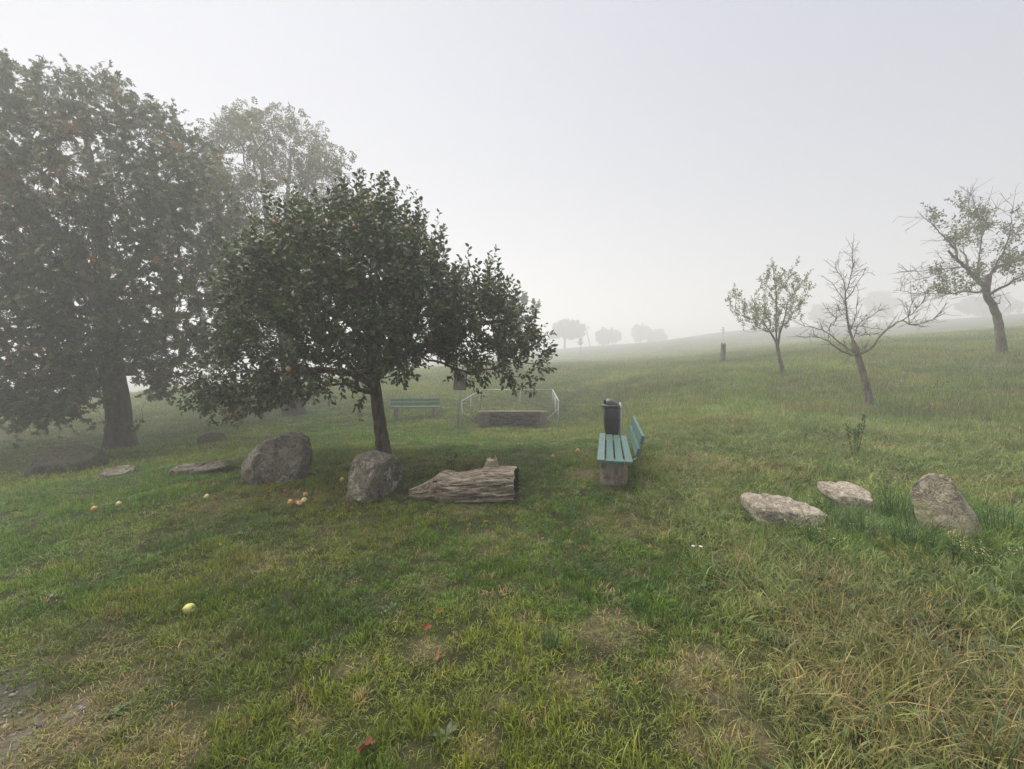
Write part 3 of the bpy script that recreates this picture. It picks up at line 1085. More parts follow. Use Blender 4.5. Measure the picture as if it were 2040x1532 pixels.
def apple_mesh(name, r, mat, seed=0, elong=1.0):
    prof = [(0.0, -0.62), (0.16, -0.70), (0.36, -0.78), (0.60, -0.70), (0.84, -0.42), (0.98, -0.05), (1.0, 0.22), (0.9, 0.55), (0.68, 0.78), (0.42, 0.83), (0.2, 0.74), (0.07, 0.60), (0.0, 0.56)]
    n = 18; V = []
    for a, b in prof:
        for k in range(n):
            t = 2 * math.pi * k / n
            lob = 1 + 0.03 * math.cos(5 * t) * (0.5 - b) + 0.03 * math.sin(2 * t + seed)
            V.append((a * r * lob * math.cos(t), a * r * lob * math.sin(t), b * r * elong))
    m = len(prof)
    i = np.arange(m - 1)[:, None]; j = np.arange(n)[None]; jn = (j + 1) % n
    q = np.stack([i * n + j, i * n + jn, (i + 1) * n + jn, (i + 1) * n + j], -1).reshape(-1)
    return mesh_np(name, V, q, np.full((m - 1) * n, 4), mat, True)

# ------------------------------------------------------------------ the apple tree in the middle
AP_D = 7.8
def apple_tree():
    g = np.random.default_rng(21)
    Sk = Skel()
    b = G(766, 912)
    d = b[1]
    ids = Sk.poly([W(767, 925, d), W(762, 880, d), W(755, 830, d), W(749, 785, d), W(745, 755, d)], -1, 0.12, 0.125, 0.095, 0.004, g)
    top = ids[-1]; first = ids[-4]
    la = Sk.poly([W(700, 738, d - .1), W(620, 735, d - .3), W(530, 745, d - .6)], ids[-2], 0.2, 0.075, 0.03, 0.015, g)
    lb = Sk.poly([W(700, 690, d + .3), W(620, 630, d + .6), W(540, 560, d + .8)], top, 0.2, 0.075, 0.03, 0.015, g)
    lc = Sk.poly([W(748, 690, d), W(742, 600, d + .1), W(755, 500, d), W(762, 420, d)], top, 0.2, 0.085, 0.03, 0.015, g)
    ld = Sk.poly([W(800, 705, d - .2), W(880, 670, d - .4), W(960, 640, d - .3), W(1020, 640, d - .2)], top, 0.2, 0.075, 0.03, 0.015, g)
    le = Sk.poly([W(800, 650, d + .5), W(870, 570, d + 1.0), W(930, 540, d + 1.3)], top, 0.2, 0.07, 0.03, 0.015, g)
    lf = Sk.poly([W(735, 690, d - .6), W(700, 640, d - 1.3), W(660, 620, d - 1.8)], top, 0.2, 0.07, 0.03, 0.015, g)
    lg = Sk.poly([W(790, 680, d - .7), W(840, 650, d - 1.4)], top, 0.2, 0.06, 0.03, 0.015, g)
    main = [(752, 400), (790, 420), (805, 455), (845, 460), (855, 510), (880, 530), (885, 590), (930, 600), (900, 700), (840, 735), (780, 745), (700, 750), (640, 770), (570, 800), (480, 815), (400, 800),
            (390, 765), (410, 710), (440, 650), (430, 600), (460, 545), (500, 500), (560, 475), (620, 440), (690, 415)]
    right = [(870, 580), (930, 575), (985, 580), (1030, 625), (1070, 655), (1075, 700), (1050, 735), (1000, 735), (930, 750), (880, 735), (850, 650)]
    T = np.concatenate([crown_points(1250, main, d, 2.5, g, 0.6), crown_points(250, right, d - .1, 1.3, g, 0.7)])
    ex = [(1095, 700, 0), (1080, 735, -.1), (1040, 770, -.2), (1035, 785, -.2), (1100, 715, .1), (1060, 760, 0), (1000, 735, .2), (950, 760, -.3), (910, 765, -.3),
          (1070, 660, .2), (720, 795, -.4), (700, 770, -.5), (715, 810, -.45), (730, 780, -.3), (450, 830, -.6), (500, 825, -.4), (465, 830, -.5), (420, 815, -.2),
          (365, 795, .1), (380, 775, .3), (560, 470, .2), (520, 450, 0), (600, 420, .6), (620, 410, .2), (680, 400, .1), (720, 390, .2), (762, 375, 0), (790, 385, -.2), (850, 440, .2), (880, 485, .2),
          (935, 540, .1), (985, 560, 0), (1000, 570, -.1), (940, 560, .4), (1090, 735, .1), (1085, 720, -.2), (1055, 745, .1), (1020, 750, .1), (975, 745, -.2)]
    T = np.concatenate([T, np.stack([W(a, b_, d + o) for a, b_, o in ex])])
    tips = Sk.grow(T, 0.30, 0.16, 0.3, 0.012, g, first)
    Sk.radii(0.0042, 0.46, 0.095)
    A = Acc(); Sk.tubes(A)
    pos, dr, lines = shoots(Sk, tips, g, (2, 3), (0.16, 0.36), 13, 0.75, 0.40, W(0, 735, d)[2])
    # long upright water shoots along the top
    hi = [t for t in tips if Sk.P[t][2] > W(0, 640, d)[2]]
    hp, hd, hl = shoots(Sk, [t for t in hi if g.uniform() < 0.55], g, (1, 2), (0.32, 0.70), 20, 3.6, 0.10)
    pos = np.concatenate([pos, hp]); dr = np.concatenate([dr, hd])
    for l in lines + hl: A.tube(np.array(l), [0.004, 0.003, 0.0015], 3)
    n = len(pos)
    var = np.clip(g.normal(0.5, 0.22, n), 0, 0.95); var[g.uniform(size=n) < 0.004] = 1.0
    cm = leaves_mesh('crown', leaf_template(0.29, 0.13, 0.22), pos, dr, g.uniform(0.06, 0.10, n), var, M['apple_leaf'], g, 0.65)
    flare(b, W(762, 880, d), 0.122, g, A, 1.8, 0.3)
    root = finish_tree('apple_tree', 'dark leafy apple tree with red apples behind the two round boulders', 'apple tree', Sk, b, M['apple_bark'], A, cm)
    print('APPLE leaves', n, 'nodes', len(Sk.par))
    spots = [(579, 450, -2.1, 'apple_red'), (546, 445, -2.0, 'apple_red'), (600, 569, -2.35, 'apple_gold'), (602, 578, -2.3, 'apple_gold'), (625, 582, -2.3, 'apple_gold'), (661, 567, -2.4, 'apple_gold'), (680, 571, -2.4, 'apple_gold'),
             (692, 556, -2.4, 'apple_red'), (711, 497, -2.2, 'apple_gold'), (708, 452, -2.1, 'apple_red'), (712, 534, -2.3, 'apple_gold'), (535, 566, -2.1, 'apple_green'), (521, 579, -2.1, 'apple_green'), (575, 735, -2.3, 'apple_gold'), (695, 570, -2.4, 'apple_gold')]
    for k, (a, b_, o, m) in enumerate(spots):
        p = W(a, b_, d + o * 0.84)
        ap = mobj('apple', apple_mesh('apple', g.uniform(0.033, 0.041), M[m], k), root, Vector(p) - Vector(b))
        ap.rotation_euler = (g.normal(0, .4), g.normal(0, .4), g.uniform(0, 6))
        AA = Acc(); AA.tube([(0, 0, .02), (0.004, 0, .05), (0.012, 0.004, .075)], [.0022, .0018, .0025], 5)
        mobj('stalk', AA.mesh('stalk', M['stalk']), ap)
    # a withered brown spray at the lower left edge
    c = W(468, 825, d - .55)
    k = 26
    pp = c + g.normal(0, 1, (k, 3)) * (0.045, .05, .07)
    dd = g.normal(0, .6, (k, 3)); dd[:, 2] -= 1.0
    wme = leaves_mesh('withered_spray', leaf_template(0.2, 0.2, 0.4), pp, dd, g.uniform(.05, .08, k), g.uniform(0.1, .5, k), M['dead_leaf'], g, .3)
    wme.transform(Matrix.Translation(-Vector(b)))
    o = mobj('withered_spray', wme, root); o['kind'] = 'stuff'; o['label'] = 'brown withered leaves at the lower edge of the crown'

apple_tree()

# ------------------------------------------------------------------ the two big trees on the left
def chestnut_tree():
    g = np.random.default_rng(8)
    Sk = Skel(); b = G(240, 893); d = b[1]
    ids = Sk.poly([W(241, 910, d), W(238, 850, d), W(232, 790, d), W(222, 720, d), W(212, 640, d), W(205, 560, d)], -1, 0.35, 0.37, 0.26, 0.01, g)
    first = ids[7]
    for pl in ([(205, 480), (190, 380), (170, 270)], [(150, 500), (60, 400), (-20, 300)], [(270, 520), (330, 440), (380, 370)], [(100, 560), (-60, 520), (-180, 480)]):
        Sk.poly([W(a, c, d + g.uniform(-1.5, 1.5) * k) for k, (a, c) in enumerate(pl)], ids[-1 - g.integers(0, 3)], 0.4, 0.16, 0.07, 0.03, g)
    Sk.poly([W(300, 600, d - 1.5), W(380, 570, d - 3)], ids[-4], 0.4, 0.13, 0.06, 0.03, g)
    Sk.poly([W(160, 620, d - 2), W(100, 600, d - 4)], ids[-4], 0.4, 0.13, 0.06, 0.03, g)
    poly = [(-330, 620), (-250, 380), (-140, 220), (0, 140), (70, 150), (140, 165), (215, 165), (262, 200), (340, 250), (405, 300), (440, 340), (480, 430), (490, 560), (470, 680), (420, 735), (345, 755),
            (290, 765), (240, 735), (190, 800), (60, 838), (10, 828), (-150, 830), (-300, 770)]
    T = crown_points(2600, poly, d, 4.6, g, 0.5)
    # hanging lower front branches
    low = np.stack([W(g.uniform(-60, 190), g.uniform(790, 845), d + g.uniform(-4, -1)) for _ in range(40)] +
                   [W(g.uniform(280, 350), g.uniform(745, 795), d + g.uniform(-3, 0)) for _ in range(16)] +
                   [W(a, c, d - .6) for a, c in ((285, 840), (205, 840), (60, 862), (35, 850))])
    ridge = np.stack([W(a + g.normal(0, 10), c + g.normal(0, 6), d + g.uniform(-2, 2)) for a, c in ((5, 125), (30, 128), (60, 140), (140, 155), (165, 150), (205, 155), (230, 165), (262, 195), (300, 225), (330, 235), (350, 245), (380, 275), (405, 290), (430, 320), (-40, 140), (-80, 160)) for _ in range(2)])
    T = np.concatenate([T, low, ridge])
    tips = Sk.grow(T, 0.25, 0.3, 0.25, 0.03, g, first)
    Sk.radii(0.007, 0.48, 0.26)
    A = Acc(); Sk.tubes(A)
    flare(b, W(238, 850, d), 0.37, g, A, 1.55, 0.7, 18)
    pos, dr, lines = shoots(Sk, tips, g, (2, 3), (0.3, 0.6), 8, 0.25, 0.55)
    for l in lines: A.tube(np.array(l), [0.008, 0.006, 0.004], 3)
    dr[:, 2] -= 0.35
    n = len(pos)
    # autumn colour comes in whole branches
    clus = fbm(pos[:, 0] * 0.9 + pos[:, 1] * .5, pos[:, 2] * 1.1, 5)
    var = np.clip(g.normal(0.36, 0.17, n) + 0.42 * sstep(0.58, 0.74, clus), 0, 1)
    print('CHESTNUT', n)
    cm = leaves_mesh('crown', palm_template(5, 2.6, 0.19, 0.45), pos, dr, g.uniform(0.09, 0.17, n), var, M['chestnut_leaf'], g, 0.55)
    finish_tree('chestnut_tree', 'huge broad tree with browning leaves and thick trunk on the far left', 'tree', Sk, b, M['dark_bark'], A, cm)


def walnut_tree():
    g = np.random.default_rng(9)
    Sk = Skel(); b = G(586, 826); d = b[1]
    ids = Sk.poly([W(586, 840, d), W(582, 790, d), W(578, 740, d), W(572, 690, d), W(566, 640, d)], -1, 0.35, 0.42, 0.32, 0.01, g)
    first = ids[-3]
    for pl in ([(590, 560), (610, 450), (625, 380)], [(550, 550), (530, 430), (520, 330), (500, 260)], [(575, 540), (570, 420), (580, 300)], [(510, 600), (460, 500), (430, 400)], [(630, 590), (670, 520)]):
        Sk.poly([W(a, c, d + g.uniform(-1.2, 1.2) * k) for k, (a, c) in enumerate(pl)], ids[-1], 0.4, 0.17, 0.05, 0.04, g)
    poly = [(425, 255), (480, 222), (560, 232), (600, 258), (650, 292), (680, 315), (675, 345), (650, 372), (668, 410), (690, 480), (660, 560), (620, 640), (520, 690), (440, 640), (390, 480), (400, 320)]
    T = crown_points(400, poly, d, 4.2, g, 0.6)
    ex = [(480, 222), (500, 226), (540, 228), (560, 236), (430, 250), (440, 240), (600, 262), (632, 272), (650, 295), (688, 318), (682, 310), (684, 346), (640, 285), (580, 240), (468, 232)]
    T = np.concatenate([T, np.stack([W(a, c, d + g.uniform(-1, 1)) for a, c in ex])])
    tips = Sk.grow(T, 0.25, 0.35, 0.3, 0.04, g, first)
    Sk.radii(0.010, 0.48, 0.28)
    A = Acc(); Sk.tubes(A)
    flare(b, W(582, 790, d), 0.42, g, A, 1.6, 0.8, 18)
    pos, dr, lines = shoots(Sk, tips, g, (2, 3), (0.35, 0.7), 7, 0.2, 0.6)
    for l in lines: A.tube(np.array(l), [0.01, 0.008, 0.004], 3)
    dr[:, 2] -= 0.6
    n = len(pos)
    cm = leaves_mesh('crown', pinnate_template(3), pos, dr, g.uniform(0.30, 0.46, n), np.clip(g.normal(0.5, 0.2, n), 0, 1), M['walnut_leaf'], g, 0.5)
    finish_tree('walnut_tree', 'tall airy olive green tree rising behind the apple tree', 'tree', Sk, b, M['dark_bark'], A, cm)

chestnut_tree()
walnut_tree()

# ------------------------------------------------------------------ the three orchard trees on the right
def twigs(Sk, ids, g, n, lmin, lmax, up, spread, sub=0.5):
    tips = []
    for _ in range(n):
        i = ids[g.integers(0, len(ids))]
        L = g.uniform(lmin, lmax)
        v = Sk.dir[i] * 0.6 + g.normal(0, spread, 3); v[2] += up
        v /= np.linalg.norm(v)
        bend = g.normal(0, 0.25, 3); bend[2] += 0.15
        k = Sk.poly([Sk.P[i] + v * L * .5 + bend * L * .1, Sk.P[i] + v * L + bend * L * .35], i, max(0.08, L / 5), 0, 0, 0.008, g)
        tips.append(k[-1])
        for _s in range(g.integers(1, 4)):
            if g.uniform() < sub and len(k) > 1:
                j = k[g.integers(0, len(k))]
                v2 = Sk.dir[j] * .5 + g.normal(0, .7, 3); v2[2] += .2; v2 /= np.linalg.norm(v2)
                kk = Sk.poly([Sk.P[j] + v2 * L * g.uniform(.15, .45)], j, 0.1, 0, 0, 0.004, g)
                tips.append(kk[-1])
    return tips


def traced(Sk, conv, d, polys, g, trunk_ids, swing):
    """limbs: each starts at the nearest existing node; depth swings away from the trunk's plane"""
    ids = []
    for pts, r0, r1, sw in polys:
        q = [conv(a, c) for a, c in pts]
        n = len(q)
        P = [W(a, c, d + sw * swing * (k + 1) / n) for k, (a, c) in enumerate(q)]
        par = int(np.argmin(np.linalg.norm(Sk.P - W(q[0][0], q[0][1], d), axis=1) + np.abs(Sk.P[:, 1] - d) * 0))
        par = int(np.argmin(np.hypot((Sk.P[:, 0] - P[0][0]), (Sk.P[:, 2] - P[0][2])) * 3 + np.abs(Sk.P[:, 1] - P[0][1])))
        base_off = Sk.P[par][1] - d
        P = [W(a, c, d + base_off + sw * swing * (k + 1) / n) for k, (a, c) in enumerate(q)]
        ids += Sk.poly(P[1:], par, 0.14, r0, r1, 0.012, g)
    return ids


def dead_tree():
    g = np.random.default_rng(31)
    Sk = Skel(); b = G(1731, 810); d = b[1]
    cv = lambda a, c: (1560 + a / 4.376, 480 + c / 4.376)
    tr = [W(*cv(a, c), d) for a, c in ((765, 1475), (755, 1420), (735, 1300), (705, 1180), (680, 1090), (655, 1010), (640, 960), (620, 900))]
    ids = Sk.poly(tr, -1, 0.1, 0.115, 0.070, 0.006, g)
    L = [([(620, 910), (600, 850), (575, 750), (550, 640), (545, 500), (540, 360), (510, 300), (460, 240)], .06, .012, .3),
         ([(548, 470), (575, 370), (605, 300), (610, 180), (600, 75)], .026, .008, .4),
         ([(560, 480), (620, 430), (650, 330), (740, 270)], .024, .007, -.6),
         ([(545, 560), (490, 460), (435, 390)], .02, .007, -.5),
         ([(665, 985), (770, 950), (810, 890), (850, 820), (950, 740), (1050, 680), (1130, 650), (1190, 580), (1230, 510)], .06, .008, -.5),
         ([(950, 740), (1100, 735), (1200, 730), (1300, 690), (1390, 610)], .03, .008, .5),
         ([(640, 1015), (540, 980), (430, 910), (340, 840), (200, 840)], .04, .008, -.9),
         ([(630, 985), (530, 920), (480, 870), (400, 810), (300, 760), (200, 745), (150, 725)], .045, .008, .5),
         ([(625, 870), (660, 720), (760, 660), (850, 600)], .026, .007, .9),
         ([(590, 760), (640, 640), (655, 430)], .022, .006, .7),
         ([(390, 800), (440, 700), (530, 620)], .02, .006, .4),
         ([(640, 730), (780, 760), (880, 775)], .02, .006, -.9),
         ([(640, 880), (760, 820), (880, 790)], .02, .006, 1.0),
         ([(570, 740), (480, 690), (410, 620)], .02, .006, -1.0),
         ([(545, 610), (470, 610), (400, 590)], .018, .006, .8),
         ([(640, 1000), (700, 940), (740, 910)], .025, .012, 1.2),
         ([(1050, 680), (1080, 600), (1060, 540)], .016, .006, .4),
         ([(1130, 650), (1120, 570), (1130, 500)], .014, .006, -.3)]
    L = [(p_, a_ * .62, b_ * .6, c_) for p_, a_, b_, c_ in L]
    li = traced(Sk, cv, d, L, g, ids, 0.9)
    twigs(Sk, li, g, 380, 0.12, 0.5, 0.25, 0.55, 0.7)
    Sk.radii(0.0050, 0.22, 0.115)
    A = Acc(); Sk.tubes(A)
    flare(b, W(*cv(735, 1300), d), 0.115, g, A, 1.7, 0.35)
    finish_tree('bare_tree', 'bare dead fruit tree with spreading lichen covered branches on the slope', 'tree', Sk, b, M['lichen_bark'], A, None)


def old_tree():
    g = np.random.default_rng(32)
    Sk = Skel(); b = G(1996, 708); d = b[1]
    cv = lambda a, c: (1780 + a / 4.14, 370 + c / 4.14)
    tr = [W(*cv(a, c), d) for a, c in ((905, 1430), (900, 1380), (880, 1250), (868, 1150), (850, 1050), (810, 970), (765, 910), (765, 850), (780, 780), (785, 745))]
    ids = Sk.poly(tr, -1, 0.12, 0.155, 0.10, 0.008, g)
    L = [([(760, 830), (700, 780), (650, 730), (540, 620), (450, 540)], .12, .05, -.3),
         ([(450, 540), (500, 460), (600, 400), (700, 280), (770, 150)], .05, .012, .4),
         ([(460, 540), (430, 440), (330, 330), (230, 250)], .04, .01, -.6),
         ([(765, 890), (720, 880), (600, 870), (450, 890), (300, 945)], .055, .012, -.9),
         ([(300, 930), (180, 890), (60, 865)], .02, .008, -.2),
         ([(560, 640), (400, 690), (250, 700), (60, 710)], .03, .008, -.5),
         ([(400, 690), (200, 780), (70, 820)], .02, .008, .3),
         ([(680, 760), (690, 690), (720, 500), (730, 330), (700, 220)], .05, .012, .5),
         ([(560, 640), (600, 560), (560, 540)], .05, .03, .3),
         ([(600, 400), (620, 300), (620, 180), (625, 60)], .02, .007, .2),
         ([(690, 290), (680, 180), (650, 90)], .014, .006, .2),
         ([(720, 400), (800, 290), (870, 160)], .022, .007, .6),
         ([(785, 745), (860, 660), (960, 640), (1077, 610), (1200, 570)], .07, .015, .5),
         ([(860, 660), (940, 480), (970, 300), (990, 150)], .04, .01, -.4),
         ([(775, 900), (830, 870), (870, 850), (950, 820), (1000, 770), (1077, 740), (1250, 700)], .07, .015, -.8),
         ([(940, 480), (1060, 360), (1120, 230)], .025, .008, .5),
         ([(1077, 610), (1180, 480), (1220, 380)], .03, .008, .3),
         ([(820, 940), (825, 920)], .05, .04, -.2), ([(840, 990), (875, 965)], .04, .03, -.2)]
    L = [(p_, a_ * .8, b_ * .7, c_) for p_, a_, b_, c_ in L]
    li = traced(Sk, cv, d, L, g, ids, 1.5)
    tips = twigs(Sk, li, g, 520, 0.2, 0.75, 0.2, 0.6, 0.7)
    Sk.radii(0.0052, 0.24, 0.155)
    A = Acc(); Sk.tubes(A)
    flare(b, W(*cv(880, 1250), d), 0.155, g, A, 1.8, 0.4)
    ppx = []
    for t in tips:
        p = Sk.P[t]; r_ = p - CAM; ppx.append((1020 + F * r_[0] / r_[1], 725 - F * r_[2] / r_[1]))
    ppx = np.array(ppx)
    polys = [[cv(*q) for q in ((170, 200), (330, 130), (500, 70), (520, 220), (720, 200), (740, 420), (520, 520), (320, 430), (190, 320))],
             [cv(*q) for q in ((170, 830), (300, 780), (330, 600), (560, 640), (760, 650), (700, 800), (520, 880), (300, 900))],
             [cv(*q) for q in ((600, 480), (820, 480), (850, 280), (980, 130), (1300, 200), (1300, 820), (850, 790), (780, 640))]]
    keep = np.zeros(len(tips), bool)
    for q in polys: keep |= in_poly(ppx[:, 0], ppx[:, 1], q)
    lt = [t for t, k in zip(tips, keep) if k and g.uniform() < 0.6]
    pos, dr, lines = shoots(Sk, lt, g, (1, 2), (0.18, 0.4), 11, 0.3, 0.5)
    n = len(pos)
    cm = leaves_mesh('crown', leaf_template(0.3, 0.12, 0.25), pos, dr, g.uniform(0.06, 0.10, n), np.clip(g.normal(.5, .22, n), 0, 1), M['old_leaf'], g, .4)
    finish_tree('old_fruit_tree', 'old crooked half leafless fruit tree at the right edge of the slope', 'tree', Sk, b, M['grey_bark'], A, cm)


def young_tree():
    g = np.random.default_rng(33)
    Sk = Skel(); b = G(1559, 746); d = b[1]
    ids = Sk.poly([W(1561, 752, d), W(1558, 735, d), W(1551, 705, d), W(1549, 692, d)], -1, 0.1, 0.075, 0.06, 0.004, g)
    first = ids[-1]
    Sk.poly([W(1544, 678, d), W(1537, 664, d), W(1520, 640, d + .2)], first, 0.12, 0.045, 0.02, 0.006, g)
    Sk.poly([W(1552, 678, d), W(1553, 664, d), W(1562, 640, d - .2), W(1568, 610, d - .3)], first, 0.12, 0.045, 0.02, 0.006, g)
    Sk.poly([W(1545, 650, d), W(1548, 610, d + .2), W(1545, 570, d + .2), W(1540, 535, d + .1)], ids[-1], 0.12, 0.03, 0.012, 0.006, g)
    poly = [(1452, 592), (1466, 580), (1490, 606), (1505, 588), (1518, 560), (1532, 535), (1545, 530), (1560, 545), (1575, 530), (1590, 530), (1585, 560), (1605, 548), (1618, 575), (1600, 605), (1602, 635), (1570, 655), (1545, 668), (1500, 658), (1472, 648), (1455, 625)]
    T = crown_points(260, poly, d, 1.2, g, 0.7)
    ex = [(1453, 590), (1462, 582), (1540, 527), (1586, 527), (1606, 547), (1622, 572), (1475, 660), (1500, 662), (1610, 610), (1518, 560), (1505, 585)]
    T = np.concatenate([T, np.stack([W(a, c, d + g.uniform(-.3, .3)) for a, c in ex])])
    tips = Sk.grow(T, 0.25, 0.14, 0.5, 0.008, g, first)
    Sk.radii(0.005, 0.42, 0.06)
    A = Acc(); Sk.tubes(A)
    flare(b, W(1558, 735, d), 0.07, g, A, 1.5, 0.2)
    pos, dr, lines = shoots(Sk, tips, g, (1, 2), (0.15, 0.36), 11, 0.9, 0.3)
    for l in lines: A.tube(np.array(l), [0.004, 0.003, 0.002], 3)
    n = len(pos)
    cm = leaves_mesh('crown', leaf_template(0.27, 0.12, 0.2), pos, dr, g.uniform(0.06, 0.09, n), np.clip(g.normal(.5, .22, n), 0, 1), M['young_leaf'], g, .5)
    finish_tree('young_fruit_tree', 'slim young fruit tree with pale olive leaves beside the bare tree', 'tree', Sk, b, M['grey_bark'], A, cm)

dead_tree(); old_tree(); young_tree()

# ------------------------------------------------------------------ trees in the fog
def far_tree(name, label, bx, by, d, poly, depth, ntip, leaf, seed, rtip=0.02, per=(2, 2), shoot=(0.5, 1.0), nl=7, trunk=None, group='trees fading into the fog', mat='far_leaf', fork=0.5):
    g = np.random.default_rng(seed)
    if d > 95:
        qx = sum(q[0] for q in poly) / len(poly); qy = sum(q[1] for q in poly) / len(poly)
        poly = [(qx + (a - qx) * .78, qy + (c - qy) * .68 + 2) for a, c in poly]
    b = W(bx, by, d); b[2] = hz(b[0], b[1])
    py0 = 725 - (b[2] - CAMZ) / d * F
    Sk = Skel()
    top = min(q[1] for q in poly); low = max(q[1] for q in poly)
    tr = trunk or [(bx, py0 + 2), (bx + g.normal(0, 1), py0 * .5 + low * .5), (bx + g.normal(0, 1), low), (bx + g.normal(0, 2), low + (top - low) * fork)]
    ids = Sk.poly([W(a, c, d) for a, c in tr], -1, max(0.2, d * 0.008), 0, 0, 0.02, g)
    first = max(1, len(ids) // 3)
    k_ = max(1.0, d / 75.0); depth *= k_; leaf *= k_; rtip *= k_; shoot = (shoot[0] * k_ * .6, shoot[1] * k_ * .6)
    T = crown_points(ntip, poly, d, depth, g, 0.7)
    tips = Sk.grow(T, 0.25, d * 0.007, 0.3, 0.04, g, ids[first])
    Sk.radii(rtip, 0.42)
    A = Acc(); Sk.tubes(A)
    cm = None
    if leaf:
        pos, dr, lines = shoots(Sk, tips, g, per, shoot, nl, 0.3, 0.6)
        dr[:, 2] -= .3
        n = len(pos)
        cm = leaves_mesh('crown', palm_template(5, 3.4, 0.24, 0.3), pos, dr, g.uniform(.75, 1.25, n) * leaf, np.clip(g.normal(.5, .2, n), 0, 1), M[mat], g, .4)
    finish_tree(name, label, 'tree', Sk, b, M['dark_bark'], A, cm, group)


def oval(cx, cy, rx, ry, n=14, seed=0, jag=0.12):
    g = np.random.default_rng(seed)
    return [(cx + rx * math.cos(a) * (1 + g.normal(0, jag)), cy + ry * math.sin(a) * (1 + g.normal(0, jag))) for a in np.linspace(0, 6.283, n, endpoint=False)]

far_tree('foggy_tree', 'large broad grey tree in the fog just right of the apple tree', 1125, 694, 160,
         [(1092, 678), (1094, 650), (1105, 638), (1128, 631), (1152, 634), (1168, 645), (1172, 668), (1150, 680), (1120, 676)], 2.8, 170, 0.42, 50, 0.03)
far_tree('leaning_bare_tree', 'thin bare leaning tree overlapping the large tree in the fog', 1176, 693, 155,
         [(1150, 660), (1155, 642), (1168, 632), (1178, 645), (1176, 668), (1162, 672)], 1.2, 40, 0, 51, 0.02, trunk=[(1178, 695), (1172, 675), (1168, 655), (1164, 640)])
far_tree('foggy_tree', 'round pale tree standing second from the large foggy tree', 1203, 690, 182, oval(1204, 669, 19, 15, seed=1), 2.0, 90, 0.42, 52, 0.03)
far_tree('foggy_tree', 'small faint tree touching the round pale tree', 1220, 688, 192, oval(1222, 667, 14, 12, seed=2), 1.6, 70, 0.42, 53, 0.03)
far_tree('foggy_tree', 'very faint tall tree in the middle of the far treeline', 1275, 687, 200, oval(1275, 661, 19, 15, seed=3), 2.2, 90, 0.45, 54, 0.03)
far_tree('foggy_tree', 'very faint low spreading tree at the end of the far treeline', 1306, 684, 198, oval(1307, 668, 21, 12, seed=4), 2.2, 90, 0.45, 55, 0.03)
far_tree('foggy_tree', 'broad pale tree in the fog behind the young fruit tree', 1645, 652, 178, oval(1650, 624, 46, 26, seed=5, jag=.08), 4.0, 170, 0.45, 56, 0.03)
far_tree('foggy_tree', 'tall pale tree in the fog behind the bare tree', 1752, 648, 172, oval(1755, 605, 40, 34, seed=6), 3.5, 170, 0.42, 57, 0.03)
far_tree('foggy_tree', 'wide pale tree in the fog behind the old fruit tree', 1960, 640, 150, oval(1970, 606, 85, 26, seed=7, jag=.08), 4.0, 220, 0.42, 58, 0.03)
far_tree('sparse_tree', 'loose grey tree peeping out behind the right side of the apple tree', 1003, 748, 33,
         [(985, 690), (975, 650), (1000, 600), (1030, 580), (1052, 578), (1070, 600), (1085, 612), (1080, 625), (1050, 622), (1040, 660), (1020, 690)], 1.6, 110, 0.16, 59, 0.014, shoot=(.3, .6), mat='walnut_leaf')
far_tree('small_round_shrub', 'small brownish shrub beyond the railing under the apple branches', 1000, 748, 36, oval(1002, 730, 20, 13, seed=8), 0.8, 50, 0.13, 60, 0.01, shoot=(.2, .45), group=None, mat='old_leaf')
far_tree('sapling', 'thin young sapling in front of the large foggy tree', 1157, 703, 105, oval(1156, 680, 6, 9, seed=9), 0.4, 18, 0.16, 61, 0.02, shoot=(.2, .4), group=None, mat='young_leaf')
far_tree('sapling', 'faint thin sapling right behind the broken stump', 1442, 672, 90, oval(1441, 658, 4, 6, seed=10), 0.25, 10, 0.12, 62, 0.014, shoot=(.2, .3), group=None)

# ------------------------------------------------------------------ stones
M['boulder'] = m_rock('boulder', (0.27, 0.235, 0.195), (0.08, 0.066, 0.055), (0.40, 0.37, 0.29), None, 2.6)
M['boulder_lichen'] = m_rock('boulder_lichen', (0.29, 0.25, 0.21), (0.08, 0.066, 0.055), (0.46, 0.44, 0.33), (0.19, 0.185, 0.10), 3.2)
M['sandstone'] = m_rock('sandstone', (0.56, 0.485, 0.40), (0.24, 0.20, 0.165), (0.66, 0.61, 0.50), None, 5.0)
M['moss_stone'] = m_rock('moss_stone', (0.58, 0.51, 0.40), (0.24, 0.195, 0.16), (0.68, 0.63, 0.48), (0.42, 0.405, 0.22), 4.0)
M['dark_stone'] = m_rock('dark_stone', (0.105, 0.092, 0.075), (0.035, 0.03, 0.026), (0.16, 0.155, 0.10), (0.08, 0.10, 0.04), 3.5)


